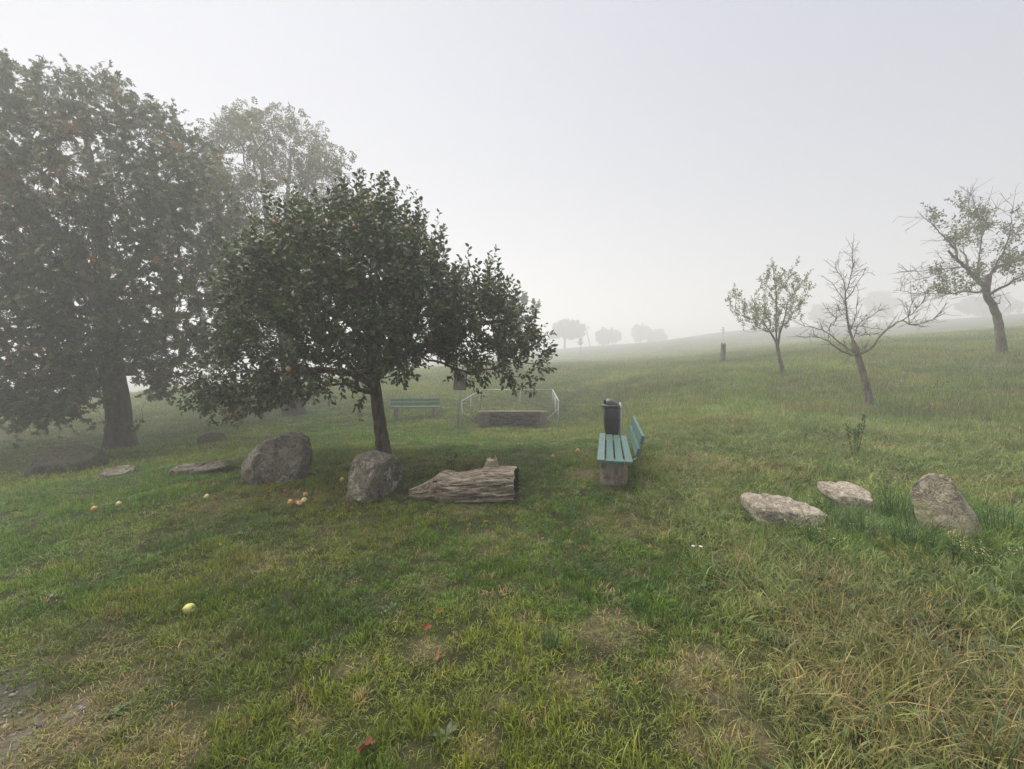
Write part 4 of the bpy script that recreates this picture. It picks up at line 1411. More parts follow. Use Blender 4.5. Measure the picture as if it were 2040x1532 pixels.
def rock(name, label, outline, d, depth, mat, seed, noise_amp=0.05, facets=(), sub=5, p=2.5, group=None, cat='boulder', fine=0.022):
    """a stone: outline in photo pixels gives width and height, depth its thickness; facets = (nx,ny,nz,offset) flats"""
    Pw = np.array([W(a, b, d) for a, b in outline])
    c = 0.5 * (Pw.min(0) + Pw.max(0)); c[1] = d
    rel = Pw[:, [0, 2]] - c[[0, 2]]
    th = np.arctan2(rel[:, 1], rel[:, 0]); rr = np.hypot(rel[:, 0], rel[:, 1])
    o = np.argsort(th); th = th[o]; rr = rr[o]
    th = np.concatenate([th - 2 * math.pi, th, th + 2 * math.pi]); rr = np.tile(rr, 3)
    size = rr.mean()
    bm = bmesh.new()
    bmesh.ops.create_icosphere(bm, subdivisions=sub, radius=1.0)
    V = np.array([v.co[:] for v in bm.verts])
    t = np.arctan2(V[:, 2], V[:, 0])
    rho = np.interp(t, th, rr)
    k = np.hypot(V[:, 0], V[:, 2]); yy = V[:, 1]
    prof = np.clip(1 - np.abs(yy) ** p, 0, 1) ** (1 / p)
    Q = np.stack([rho * np.cos(t) * prof, depth * np.sign(yy) * np.abs(yy) ** 0.9, rho * np.sin(t) * prof], -1)
    for nx, ny, nz, off in facets:
        nv = np.array((nx, ny, nz), float); nv /= np.linalg.norm(nv)
        e = Q @ nv - off * size
        Q = Q - nv * (np.clip(e, 0, None) * 0.96)[:, None]
    out = []
    for q, n0 in zip(Q, V):
        v = Vector(q) / size
        a = mnoise.fractal(v * 1.3 + Vector((seed * 3.1, 0, seed)), 0.9, 2.1, 5) * noise_amp
        cr = mnoise.noise(v * 2.6 + Vector((seed, seed * 1.7, 0)))
        a += -0.5 * noise_amp * max(0, 0.18 - abs(cr)) / 0.18
        a += mnoise.noise(v * 14 + Vector((0, seed, 3))) * fine * 0.6 + mnoise.noise(v * 30) * fine * 0.35
        out.append(q + n0 * a * size * 1.0)
    for v, q in zip(bm.verts, out): v.co = q
    ob = bm_obj(name, bm, M[mat], None, tuple(c), True)
    tag(ob, label, cat, group)
    return ob

gb = G(550, 958)
rock('boulder', 'large rounded brown boulder left of the apple tree', [(493, 925), (497, 905), (515, 888), (535, 874), (560, 867), (590, 865), (606, 874), (610, 895), (611, 930), (606, 955), (585, 975), (540, 980), (505, 965), (495, 945)],
     gb[1] + .1, 0.40, 'boulder', 1, 0.07, ((.35, -.8, .25, .72), (-.5, -.7, .4, .85)))
gb = G(742, 992)
rock('boulder', 'lichen spotted boulder in front of the apple trunk', [(687, 965), (688, 940), (698, 920), (715, 908), (735, 900), (760, 904), (782, 914), (800, 930), (804, 945), (795, 965), (780, 985), (755, 1005), (720, 1005), (695, 990)],
     gb[1] + .12, 0.36, 'boulder_lichen', 2, 0.085, ((.85, -.55, -.05, .45), (-.25, -.85, .45, .6), (-.8, -.3, .2, .8), (.1, -.3, .9, .72)))
gb = G(235, 948)
rock('fieldstone', 'small low mossy stone on the lawn left of the flat slab', [(205, 945), (214, 932), (232, 926), (252, 928), (264, 937), (258, 950), (232, 962), (210, 958)], gb[1] + .05, 0.2, 'boulder_lichen', 3, 0.14, ((0, -.3, 1, .35),), 4)
gb = G(398, 942)
rock('stone_slab', 'flat weathered slab lying in the grass left of the large rounded boulder', [(336, 938), (345, 932), (380, 927), (402, 930), (425, 922), (452, 917), (463, 919), (452, 928), (430, 936), (400, 944), (370, 950), (340, 950)], gb[1] + .05, 0.22, 'boulder', 4, 0.13, ((0, -.2, 1, .2),), 4)
gb = G(130, 944)
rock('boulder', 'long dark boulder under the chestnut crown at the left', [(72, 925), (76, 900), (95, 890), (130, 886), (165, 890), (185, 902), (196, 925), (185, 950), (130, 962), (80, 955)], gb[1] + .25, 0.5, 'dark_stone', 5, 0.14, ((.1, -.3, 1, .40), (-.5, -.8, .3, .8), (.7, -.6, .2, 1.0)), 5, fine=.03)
gb = G(423, 881)
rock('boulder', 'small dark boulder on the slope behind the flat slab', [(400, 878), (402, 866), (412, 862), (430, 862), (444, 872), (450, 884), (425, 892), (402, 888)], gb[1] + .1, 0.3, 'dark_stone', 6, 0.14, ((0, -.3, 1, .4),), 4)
gb = G(1570, 1052)
rock('sandstone_block', 'long pale beige stone lying leftmost of three in the tall grass', [(1489, 1010), (1490, 996), (1503, 990), (1525, 991), (1560, 996), (1600, 1003), (1630, 1012), (1648, 1028), (1650, 1048), (1630, 1066), (1580, 1074), (1535, 1060), (1503, 1035)],
     gb[1] + .1, 0.24, 'sandstone', 7, 0.09, ((.05, -.45, .9, .34), (.0, -1, .1, .30), (-.7, -.6, .1, .9), (.8, -.5, .3, 1.0)), p=4.0, cat='stone')
gb = G(1700, 1024)
rock('sandstone_block', 'squarish pale stone in the tall grass between the other two', [(1648, 975), (1652, 964), (1690, 965), (1728, 962), (1735, 972), (1733, 985), (1745, 1005), (1742, 1025), (1715, 1040), (1690, 1025), (1665, 1000)],
     gb[1] + .1, 0.24, 'sandstone', 8, 0.09, ((.0, -.35, .95, .36), (-.25, -.95, .1, .36), (.8, -.5, .1, .75), (-.9, -.3, .2, .8)), p=4.0, cat='stone')
gb = G(1900, 1075)
rock('sandstone_block', 'tall pointed moss tinged stone rightmost in the grass', [(1838, 990), (1846, 972), (1858, 958), (1871, 944), (1884, 956), (1905, 978), (1926, 1006), (1942, 1038), (1958, 1070), (1964, 1095), (1920, 1104), (1880, 1080), (1856, 1050), (1846, 1020)],
     gb[1] + .08, 0.2, 'moss_stone', 9, 0.055, ((-.75, -.65, .05, .30), (.45, -.85, .30, .30), (.95, -.1, .45, .85)), p=3.5, cat='stone')

# ------------------------------------------------------------------ fallen trunk
def m_wood():
    t = NT('weathered_wood')
    v = t.coord('Object', (1.6, 14, 14))
    n = t.noise(v, 2.2, 8, 0.7, 0.8)
    v2 = t.coord('Object', (0.9, 26, 26))
    f = t.noise(v2, 2.6, 6, 0.75, 1.5)
    c = t.ramp(n, [(0.28, (0.05, 0.038, 0.03)), (0.44, (0.34, 0.27, 0.21)), (0.60, (0.62, 0.53, 0.44)), (0.8, (0.76, 0.69, 0.60))])
    c = t.mix(t.ramp(f, [(0.40, 0.95), (0.47, 0.0)]), c, (0.03, 0.023, 0.018))
    g = t.noise(t.coord('Object'), 3.5, 5, 0.6)
    c = t.mix(t.ramp(g, [(0.55, 0.0), (0.72, 0.5)]), c, (0.14, 0.115, 0.075))
    t.bump(t.math('ADD', n, t.math('MULTIPLY', f, 1.2)), 1.0, 0.03)
    return t.fin(c, 0.92, 0.12)

M['wood_old'] = m_wood()
M['wood_dark'] = m_plain('rotten_wood', (0.035, 0.027, 0.022), 0.95, 0.1, 0, 0.6, 25, 0.8)


def fallen_log():
    a = G(806, 1003); b = G(1038, 990)
    c0 = a + np.array((0.02, 0.24, 0.0)); c1 = np.array((b[0] - 0.05, c0[1] - 0.17, b[2]))
    ax = c1 - c0; L = np.linalg.norm(ax); ax = ax / L
    yaw = math.atan2(ax[1], ax[0]); pit = -math.asin(ax[2])
    # profile: fraction along -> (top height, bottom, half depth) in metres
    prof = np.array([(0.0, .105, -.02, .05), (.04, .125, -.03, .08), (.12, .165, -.04, .12), (.22, .235, -.05, .15), (.30, .305, -.06, .18), (.36, .318, -.06, .20), (.44, .285, -.06, .20), (.55, .300, -.06, .21),
                     (.66, .325, -.06, .22), (.74, .345, -.06, .22), (.84, .350, -.06, .22), (.93, .352, -.06, .22), (1.0, .345, -.05, .215)])
    ns, na = 220, 110
    V = np.zeros((ns, na, 3))
    for i in range(ns):
        s = i / (ns - 1)
        tz, bz, hd = [np.interp(s, prof[:, 0], prof[:, k]) for k in (1, 2, 3)]
        cz = 0.5 * (tz + bz); hh = 0.5 * (tz - bz)
        for j in range(na):
            t = 2 * math.pi * j / na
            ct, st = math.cos(t), math.sin(t)
            k = (abs(ct) ** 3.6 + abs(st) ** 3.6) ** (-1 / 3.6) if s > .04 else 1.0
            k = 1 + (k - 1) * min(1, s * 4)
            q = Vector((s * 2.2, ct * 1.2, st * 1.2))
            gr = mnoise.fractal(Vector((s * 3.0, ct * 7, st * 7)), 0.8, 2.0, 4)
            cr = abs(mnoise.noise(Vector((s * 1.6 + 5, ct * 5.5, st * 5.5))))
            cr2 = abs(mnoise.noise(Vector((s * 2.6 + 9, ct * 12, st * 12))))
            k += 0.10 * mnoise.noise(q) + 0.055 * gr - 0.16 * max(0, 0.10 - cr) / 0.10 - 0.06 * max(0, 0.12 - cr2) / 0.12
            e = 0.0
            if s < 0.05: e = 0.05 * mnoise.noise(Vector((ct * 4, st * 4, 2)))
            V[i, j] = (s * L + e + 0.025 * mnoise.noise(Vector((ct * 9, st * 9, 0))) * (1 if s > .97 or s < .03 else 0), hd * ct * k, cz + hh * st * k)
    V = V.reshape(-1, 3)
    i = np.arange(ns - 1)[:, None]; j = np.arange(na)[None]; jn = (j + 1) % na
    q = np.stack([i * na + j, (i + 1) * na + j, (i + 1) * na + jn, i * na + jn], -1).reshape(-1)
    q = np.concatenate([q, np.arange(na)])
    sizes = np.concatenate([np.full((ns - 1) * na, 4), [na]])
    root = empty('fallen_log', tuple(c0)); root.rotation_euler = (0, pit, yaw)
    mobj('log_body', mesh_np('log_body', V, q, sizes, M['wood_old'], True), root)
    # hollow rotten end, set into the cut
    end = V.reshape(ns, na, 3)[-1]
    cc = end.mean(0)
    A = Acc(); rings = [(1.0, 0.0), (0.93, -.005), (0.86, -.05), (0.7, -.12), (0.4, -.20), (0.02, -.24)]
    VV = np.concatenate([cc + (end - cc) * f + np.array((o + 0.0, 0, 0)) + (np.stack([0.03 * np.sin(np.arange(na) * 1.7 + f * 20), np.zeros(na), np.zeros(na)], -1) * (f < .99)) for f, o in rings])
    i = np.arange(len(rings) - 1)[:, None]
    q2 = np.stack([i * na + j, (i + 1) * na + j, (i + 1) * na + jn, i * na + jn], -1).reshape(-1)
    mobj('rotten_end', mesh_np('rotten_end', VV, q2, np.full((len(rings) - 1) * na, 4), M['wood_dark'], True), root)
    # broken branch stub on top: jagged collar
    g = np.random.default_rng(4)
    m, n = 26, 9
    SV = []
    for z in range(n):
        f = z / (n - 1)
        for k in range(m):
            t = 2 * math.pi * k / m
            jag = 0.5 + 0.5 * mnoise.noise(Vector((math.cos(t) * 2.2, math.sin(t) * 2.2, 1)))
            rr = 0.085 * (1.5 - 0.9 * f ** 0.6) * (1 + 0.22 * mnoise.noise(Vector((math.cos(t) * 4, math.sin(t) * 4, f * 1.2))))
            hgt = (0.045 + 0.20 * max(0.1, jag)) * f
            SV.append((0.775 * L + rr * math.cos(t) * 1.15 + 0.02 * f, 0.0 + rr * math.sin(t) * .9, 0.30 + hgt))
    i = np.arange(n - 1)[:, None]; j2 = np.arange(m)[None]; jn2 = (j2 + 1) % m
    q3 = np.concatenate([np.stack([i * m + j2, i * m + jn2, (i + 1) * m + jn2, (i + 1) * m + j2], -1).reshape(-1), (n - 1) * m + np.arange(m)])
    mobj('branch_stub', mesh_np('branch_stub', SV, q3, np.concatenate([np.full((n - 1) * m, 4), [m]]), M['wood_old'], True), root)
    tag(root, 'weathered grey fallen trunk with a broken branch stub', 'log')
    # a seedling behind it
    h = W(900, 935, c0[1] + 0.42)
    base = np.array((h[0], h[1], hz(h[0], h[1])))
    A = Acc(); tips = []; pos = []; dr = []
    for k in range(4):
        v = np.array((g.normal(0, .10), g.normal(0, .06), .40 + g.uniform(0, .08)))
        A.tube([base * 0, v * .5 + (0, 0.01, 0), v], [.004, .003, .002], 4)
        for f in np.linspace(.62, 1, 5):
            pos.append(v * f); dr.append((g.normal(0, 1), g.normal(0, 1), .5))
    r2 = empty('seedling', tuple(base))
    mobj('stem', A.mesh('stem', M['stalk']), r2)
    k = len(pos)
    mobj('foliage', leaves_mesh('foliage', leaf_template(.34, .1, .2), np.array(pos), np.array(dr), g.uniform(.045, .08, k), g.uniform(.3, 1, k), M['herb_leaf'], g, .7), r2)['kind'] = 'stuff'
    tag(r2, 'small green leafy seedling behind the fallen trunk', 'plant')

fallen_log()

# ------------------------------------------------------------------ benches
def m_paint():
    t = NT('green_paint')
    v = t.coord('Object', (1, 0.12, 1))
    n = t.noise(v, 26, 6, 0.7, 0.5)
    c = t.ramp(n, [(0.3, (0.030, 0.085, 0.078)), (0.55, (0.045, 0.125, 0.115)), (0.8, (0.075, 0.165, 0.15))])
    w = t.noise(t.coord('Object', (1, 0.5, 1)), 34, 5, 0.7, 1.5)
    c = t.mix(t.ramp(w, [(0.63, 0.0), (0.70, 0.55)]), c, (0.16, 0.20, 0.185))
    t.bump(n, 0.35, 0.004)
    return t.fin(c, t.ramp(n, [(0.3, 0.34), (0.7, 0.52)]), 0.5)


def m_paint_worn():
    t = NT('green_paint_worn')
    v = t.coord('Object', (1, 0.35, 1))
    n = t.noise(v, 30, 6, 0.7, 2.0)
    c = t.ramp(t.noise(v, 22, 4, 0.6), [(0.3, (0.05, 0.12, 0.115)), (0.7, (0.12, 0.20, 0.19))])
    c = t.mix(t.ramp(n, [(0.36, 0.9), (0.43, 0.0)]), c, (0.022, 0.028, 0.028))
    t.bump(n, 0.5, 0.005)
    return t.fin(c, 0.45, 0.45)


def m_concrete():
    t = NT('old_concrete')
    v = t.coord('Object')
    n = t.noise(v, 7, 7, 0.7, 0.3); s = t.noise(v, 120, 3, 0.8)
    c = t.ramp(n, [(0.3, (0.22, 0.18, 0.14)), (0.6, (0.42, 0.36, 0.29)), (0.8, (0.52, 0.46, 0.38))])
    d = t.noise(t.coord('Object', (5, 5, 1.2)), 3, 5, 0.7)
    c = t.mix(t.ramp(d, [(0.5, 0.0), (0.65, 0.7)]), c, (0.05, 0.043, 0.034))
    c = t.mix(0.4, c, t.ramp(s, [(0.35, 0.35), (0.65, 1.0)]), 'MULTIPLY')
    t.bump(t.math('ADD', n, s), 0.7, 0.012)
    return t.fin(c, 0.92, 0.15)

M['paint'] = m_paint(); M['paint_worn'] = m_paint_worn(); M['concrete'] = m_concrete()
M['galv'] = m_plain('galvanised_steel', (0.33, 0.36, 0.35), 0.5, 0.5, 0.55, 0.35, 30, 0.08)
M['grey_steel'] = m_plain('grey_steel', (0.22, 0.22, 0.215), 0.5, 0.5, 0.4, 0.4, 25, 0.1)


def bench(name, label, loc, rz, length=2.0, worn=True):
    """long axis +Y, sitter faces -X"""
    root = empty(name, loc, rz)
    g = np.random.default_rng(int(abs(loc[0]) * 100))
    pw, gap, th = 0.088, 0.022, 0.038
    for k in range(4):
        bm = box_bm(pw, length, th, 0.005)
        for v in bm.verts: v.co.z += 0.004 * math.sin(v.co.y * 2 + k)
        o = bm_obj('seat_plank', bm, M['paint_worn'] if (k == 0 and worn) else M['paint'], root, (-0.165 + k * (pw + gap), length / 2, 0.44 + (0.006 if k == 0 else 0) - 0.004 * k))
        if k == 0 and worn: o['label'] = 'scratched front seat plank with flaking paint'
    for k in range(2):
        bm_obj('back_plank', box_bm(0.036, length, 0.100, 0.005), M['paint'], root, (0.262 + 0.046 * k, length / 2, 0.560 + 0.150 * k), rot=(0, R(16), 0))
    for yy in (0.24, length - 0.24):
        bm = box_bm(0.325, 0.14, 0.52, 0.018, (0, 0, 0.14))
        for v in bm.verts:
            v.co.x *= 0.94 + 0.10 * (v.co.z + .1) / .5
            v.co += Vector((g.normal(0, .004), g.normal(0, .004), 0))
        bm_obj('concrete_support', bm, M['concrete'], root, (-0.01, yy, 0.018))
        A = Acc()
        A.tube([(-0.17, yy, 0.411), (0.10, yy, 0.411), (0.20, yy, 0.41), (0.262, yy, 0.44), (0.292, yy, 0.52), (0.325, yy, 0.63), (0.352, yy, 0.72)], [.0135] * 7, 10)
        mobj('bracket', A.mesh('bracket', M['grey_steel']), root)
    return root

n0 = W(1225, 917, 5.3); n1 = W(1221, 865, 7.3)
brz = -math.atan2(n1[0] - n0[0], n1[1] - n0[1])
zb = n0[2] - 0.46
bb = bench('park_bench', 'green slatted park bench seen end-on beside the litter bin', (n0[0] - 0.0, n0[1], zb), brz, 2.05)
tag(bb, 'green slatted park bench seen end-on beside the litter bin', 'bench', 'green park benches')
c2 = W(828, 836, 18.0)
b2 = bench('park_bench', 'green slatted park bench in the mist left of the stone wall', (0, 0, 0), 0, 2.0, False)
l2, r2_ = G(780, 834), G(876, 832)
dy = 18.3
pl_, pr_ = W(779, 825, dy - .1), W(876, 823, dy + .15)
b2.location = (pr_[0], pr_[1] , hz(0.5 * (pl_[0] + pr_[0]), dy) + 0.02)
b2.rotation_euler = (0, 0, math.atan2(pr_[1] - pl_[1], pr_[0] - pl_[0]) + R(90))
tag(b2, 'green slatted park bench in the mist left of the stone wall', 'bench', 'green park benches')

# ------------------------------------------------------------------ litter bin on its post
M['bin_plastic'] = m_plain('black_plastic', (0.016, 0.016, 0.018), 0.5, 0.4, 0, 0.3, 30, 0.1)
M['bin_lid'] = m_plain('dark_grey_plastic', (0.055, 0.055, 0.062), 0.42, 0.5, 0, 0.3, 30, 0.1)


def loft(rings, mat, name, parent, smooth=True, cap=True):
    n = len(rings[0]); m = len(rings)
    V = np.concatenate([np.asarray(r, float) for r in rings])
    i = np.arange(m - 1)[:, None]; j = np.arange(n)[None]; jn = (j + 1) % n
    q = np.stack([i * n + j, i * n + jn, (i + 1) * n + jn, (i + 1) * n + j], -1).reshape(-1)
    s = np.full((m - 1) * n, 4)
    if cap:
        q = np.concatenate([q, np.arange(n)[::-1], (m - 1) * n + np.arange(n)]); s = np.concatenate([s, [n, n]])
    return mobj(name, mesh_np(name, V, q, s, mat, smooth), parent)


def sq_ring(hx, hy, z, n=40, p=4.0, cx=0.0, cy=0.0):
    out = []
    for k in range(n):
        t = 2 * math.pi * k / n
        c, s = math.cos(t), math.sin(t)
        out.append((cx + hx * math.copysign(abs(c) ** (2 / p), c), cy + hy * math.copysign(abs(s) ** (2 / p), s), z))
    return out


def litter_bin():
    d = 7.85
    c = W(1217, 830, d); post = W(1236, 830, d + .02)
    gz = hz(post[0], post[1])
    root = empty('litter_bin', (c[0], c[1], gz))
    z = lambda py: W(1217, py, d)[2] - gz
    zt, zb_ = z(809), z(866)
    H = zt - zb_
    # body: straight top, back side upright, front drawn in near the bottom
    loft([sq_ring(.092, .085, zb_, cx=.018), sq_ring(.100, .09, zb_ + .01, cx=.018), sq_ring(.112, .105, zb_ + H * .16, cx=.010), sq_ring(.122, .118, zb_ + H * .55, cx=.002), sq_ring(.128, .125, zt)], M['bin_plastic'], 'bin_body', root)
    loft([sq_ring(.134, .130, zt - .012), sq_ring(.158, .145, zt - .004, cx=-.012), sq_ring(.160, .147, zt + .018, cx=-.012), sq_ring(.142, .132, zt + .024, cx=-.006)], M['bin_lid'], 'rim', root)
    # hood: arched roof open towards the sitter's side
    m, n = 15, 12
    V = []
    for layer in (0.0, -0.007):
        for i in range(m):
            a = math.pi * i / (m - 1)
            for j in range(n):
                f = j / (n - 1)
                x = -0.105 + 0.235 * f
                hgt = (0.105 * math.sin(math.pi * (0.30 + 0.70 * f)) ** 0.8 if f < 1 else 0.0) + .004
                V.append((x, -(0.118 + layer) * math.cos(a), zt + .022 + (hgt + layer) * math.sin(a) ** 0.6 if 0 < i < m - 1 else zt + .02))
    V = np.array(V); k = m * n
    q = []; s = []
    for i in range(m - 1):
        for j in range(n - 1):
            a = i * n + j
            q += [a, a + 1, a + n + 1, a + n]; s.append(4)
            a += k
            q += [a, a + n, a + n + 1, a + 1]; s.append(4)
    for i in range(m - 1):
        a = i * n; q += [a, a + n, a + n + k, a + k]; s.append(4)
    mobj('hood', mesh_np('hood', V, q, s, M['bin_lid'], True), root)
    A = Acc(); A.tube([(post[0] - c[0], .02, -.25), (post[0] - c[0], .02, z(802))], [.024, .024], 16)
    mobj('post', A.mesh('post', M['galv']), root)
    bm_obj('back_plate', box_bm(.006, .09, H * .95, .002), M['grey_steel'], root, (.139, .01, zb_ + H * .52))
    for f in (.55, .93):
        bm_obj('clamp', box_bm(.062, .066, .03, .006), M['galv'], root, (post[0] - c[0] - .012, .02, zb_ + H * f))
    bm = bmesh.new(); bmesh.ops.create_uvsphere(bm, u_segments=12, v_segments=6, radius=.008)
    bm_obj('rivet', bm, M['galv'], root, (.0, -.124, zt - .045), True)
    tag(root, 'black hooded litter bin clamped to a grey post behind the bench', 'litter bin')

litter_bin()

# ------------------------------------------------------------------ railing round the spring
def railing():
    root_xy = W(1020, 850, 16.0)
    root = empty('railing', (root_xy[0], 16.0, hz(root_xy[0], 16.0)))
    off = np.array(root.location)
    r = 0.025
    FL, FR = W(919, 800, 16.0), W(1113, 799, 16.0)
    BL, BR = W(957, 777.5, 19.4), W(1101, 776.5, 19.4)
    def part(nm, pts, rad, n=12):
        A = Acc(); A.tube(np.array(pts) - off, [rad] * len(pts), n); mobj(nm, A.mesh(nm, M['galv']), root)
    e = (BR - BL) / np.linalg.norm(BR - BL)
    part('top_rail', [BL - e * .02, BR + e * .02], r)
    part('top_rail', [FL + (FL - BL) * .02, BL], r * 1.0)
    part('top_rail', [FR + (FR - BR) * .02, BR], r * 1.0)
    def post(p):
        z = hz(p[0], p[1]); part('post', [p - np.array((0, 0, .01)), np.array((p[0], p[1], z - .15))], .023)
    for a, b, fs in ((FL, BL, (.03, .45, .97)), (FR, BR, (.03, .42, .62, .97)), (BL, BR, (.55,))):
        for f in fs: post(a + (b - a) * f)
    # slanting stays down to the wall
    part('stay', [FL + (BL - FL) * .05 - np.array((0, 0, .42)), W(966, 849, 16.75)], .017)
    part('stay', [FR + (BR - FR) * .05 - np.array((0, 0, .30)), W(1077, 850, 16.75)], .017)
    tag(root, 'galvanised tube railing around the stone lined spring', 'railing')

railing()

# ------------------------------------------------------------------ stone wall of the spring
M['well_stone'] = m_rock('well_stone', (0.095, 0.078, 0.070), (0.04, 0.033, 0.03), (0.15, 0.125, 0.11), None, 5.0)
M['course_stone'] = m_rock('course_stone', (0.42, 0.345, 0.27), (0.19, 0.15, 0.12), (0.50, 0.43, 0.35), None, 6.0)
M['mortar'] = m_plain('mortar', (0.26, 0.215, 0.185), 0.95, 0.1, 0, 0.5, 18, 0.5)


def well_wall():
    d = WELL_Y
    x0, x1 = W(976, 830, d)[0], W(1073, 830, d)[0]
    zb_, zt = W(1020, 858, d)[2] - .06, W(1020, 821, d)[2]
    xc = 0.5 * (x0 + x1)
    root = empty('stone_wall', (xc, d, zb_))
    H = zt - zb_; Wd = x1 - x0
    g = np.random.default_rng(6)
    wl_, wr_ = W(951, 830, d)[0], W(1090, 830, d)[0]
    bm_obj('wall_core', box_bm(wr_ - wl_ - .1, .18, H * .98, .01), M['mortar'], root, (0.5 * (wl_ + wr_) - xc, .10, H * .49))
    # irregular face stones: cx, cz, half width, half height (fractions)
    ST = [(.09, .87, .085, .10), (.25, .86, .08, .085), (.42, .87, .09, .08), (.60, .86, .085, .09), (.75, .87, .06, .08), (.90, .86, .085, .10),
          (.10, .66, .095, .10), (.30, .70, .11, .07), (.53, .69, .115, .08), (.75, .68, .10, .09), (.92, .62, .075, .14),
          (.17, .45, .135, .13), (.42, .50, .12, .10), (.63, .48, .10, .11), (.80, .42, .09, .14), (.94, .36, .055, .12),
          (.38, .28, .12, .12), (.10, .20, .10, .13), (.60, .22, .12, .13), (.77, .16, .075, .10), (.90, .12, .09, .10), (.30, .10, .17, .12)]
    protos = []
    for k in range(5):
        bm = bmesh.new(); bmesh.ops.create_icosphere(bm, subdivisions=3, radius=1.0)
        for v in bm.verts:
            c = v.co.copy()
            for i in range(3): c[i] = math.copysign(abs(c[i]) ** 0.62, c[i])
            c *= 0.93 + 0.16 * mnoise.noise(v.co * 1.4 + Vector((k * 5, 0, 0))) + .06 * mnoise.noise(v.co * 4 + Vector((0, k * 3, 0)))
            v.co = c
        me = bpy.data.meshes.new('stone'); bm.to_mesh(me); bm.free(); me.materials.append(M['well_stone'])
        for p in me.polygons: p.use_smooth = True
        protos.append(me)
    for k, (cx, cz, hw, hh) in enumerate(ST):
        o = mobj('stone', protos[k % 5], root, (x0 - xc + cx * Wd, -.02 - g.uniform(0, .10) - (.10 if cz < .3 else 0), cz * H))
        o.scale = (hw * Wd * .97, .11 + (.05 if cz < .3 else 0), hh * H * .95); o.rotation_euler = (0, g.normal(0, .10), 0)
    # pale coursed slabs at both sides and the capping row
    slabs = []
    for k in range(4):
        bm = box_bm(1, 1, 1, .09, seg=1)
        for v in bm.verts: v.co += Vector(g.normal(0, .025, 3))
        me = bpy.data.meshes.new('course_slab'); bmesh.ops.recalc_face_normals(bm, faces=bm.faces); bm.to_mesh(me); bm.free(); me.materials.append(M['course_stone'])
        slabs.append(me)
    rows = 10
    for side, a, b in ((0, wl_, x0 - .02), (1, x1 + .02, wr_)):
        for r_ in range(rows):
            z0 = H * r_ / rows
            x = a + g.uniform(0, .05)
            while x < b - .03:
                w = min(g.uniform(.12, .26), b - x)
                if b - x - w < .05: w = b - x
                o = mobj('course_slab', slabs[g.integers(0, 4)], root, (x + w / 2 - xc, -.01 - g.uniform(0, .025), z0 + H / rows / 2))
                o.scale = (w - .012, .16, H / rows - .012); o.rotation_euler = (0, g.normal(0, .015), g.normal(0, .02))
                x += w
    x = wl_ + .04
    while x < wr_ - .05:
        w = min(g.uniform(.22, .38), wr_ - x)
        o = mobj('capping_stone', slabs[g.integers(0, 4)], root, (x + w / 2 - xc, .05, H + .02)); o.scale = (w - .012, .26, .035); o.rotation_euler = (0, g.normal(0, .012), g.normal(0, .02))
        x += w
    tag(root, 'low dark fieldstone wall with pale coursed sides inside the railing', 'stone wall')

well_wall()

# sign board on a leaning post
M['sign_face'] = m_rock('sign_face', (0.20, 0.125, 0.085), (0.09, 0.06, 0.045), (0.30, 0.24, 0.18), None, 9.0)
def sign_board():
    d = 15.4
    b = G(911, 857); b = W(911, 857, d); b[2] = hz(b[0], b[1])
    t = W(918, 738, d)
    root = empty('sign_post', tuple(b))
    A = Acc(); A.tube([np.array((0, 0, -.2)), (t - b) * .5, t - b], [.027] * 3, 12); mobj('post', A.mesh('post', M['galv']), root)
    pc = W(917, 757, d - .05) - b
    o = bm_obj('sign_panel', box_bm(.40, .02, .62, .004), M['sign_face'], root, tuple(pc)); o.rotation_euler = (0, R(3), R(6))
    for dx, sz, dz in ((0, (.44, .03, .03), .32), (0, (.44, .03, .03), -.32), (.205, (.03, .03, .61), 0), (-.205, (.03, .03, .61), 0)):
        f = bm_obj('frame_bar', box_bm(*sz, .004), M['wood_dark'], o, (dx, -.004, dz))
    tag(root, 'brown framed sign board on a thin leaning post by the railing', 'sign')
sign_board()

# a stick leaning behind the wall
M['wood_pale'] = m_plain('pale_wood', (0.30, 0.22, 0.15), 0.9, 0.1, 0, 0.4, 20, 0.4)
A = Acc(); s0, s1 = W(986, 794, 18.2), W(1002, 810, 18.2); b = W(1004, 812, 18.2); zz = hz(b[0], b[1])
A.tube([np.array((s0[0], s0[1], s0[2])) - b, (s0 + s1) / 2 - b + (0.01, 0, 0), (b[0] - b[0] + .03, 0, zz - .05 - b[2])], [.014, .016, .017], 7)
o = mobj('leaning_stick', A.mesh('leaning_stick', M['wood_pale']), None, tuple(b)); tag(o, 'thin pale stick leaning in the grass behind the stone wall', 'stick')

# ------------------------------------------------------------------ broken stump on the slope
def stump():
    b = G(1440, 723, 10, 40); d = b[1]
    w = 4.5 * d / F
    H = 37 * d / F
    m, n = 20, 16; V = []
    for z in range(n):
        f = z / (n - 1)
        for k in range(m):
            t = 2 * math.pi * k / m
            jag = mnoise.noise(Vector((math.cos(t) * 1.8, math.sin(t) * 1.8, 7)))
            rr = w * (1.05 - .1 * f + .35 * (1 - f) ** 6) * (1 + .16 * mnoise.noise(Vector((math.cos(t) * 3, math.sin(t) * 3, f * 2))))
            V.append((rr * math.cos(t), rr * math.sin(t), -.1 + (H + .1 + .22 * H * jag) * f))
    i = np.arange(n - 1)[:, None]; j2 = np.arange(m)[None]; jn2 = (j2 + 1) % m
    q = np.concatenate([np.stack([i * m + j2, i * m + jn2, (i + 1) * m + jn2, (i + 1) * m + j2], -1).reshape(-1), (n - 1) * m + np.arange(m)])
    o = mobj('tree_stump', mesh_np('tree_stump', V, q, np.concatenate([np.full((n - 1) * m, 4), [m]]), M['apple_bark'], True), None, tuple(b))
    tag(o, 'broken upright stump on the slope left of the young fruit tree', 'stump')
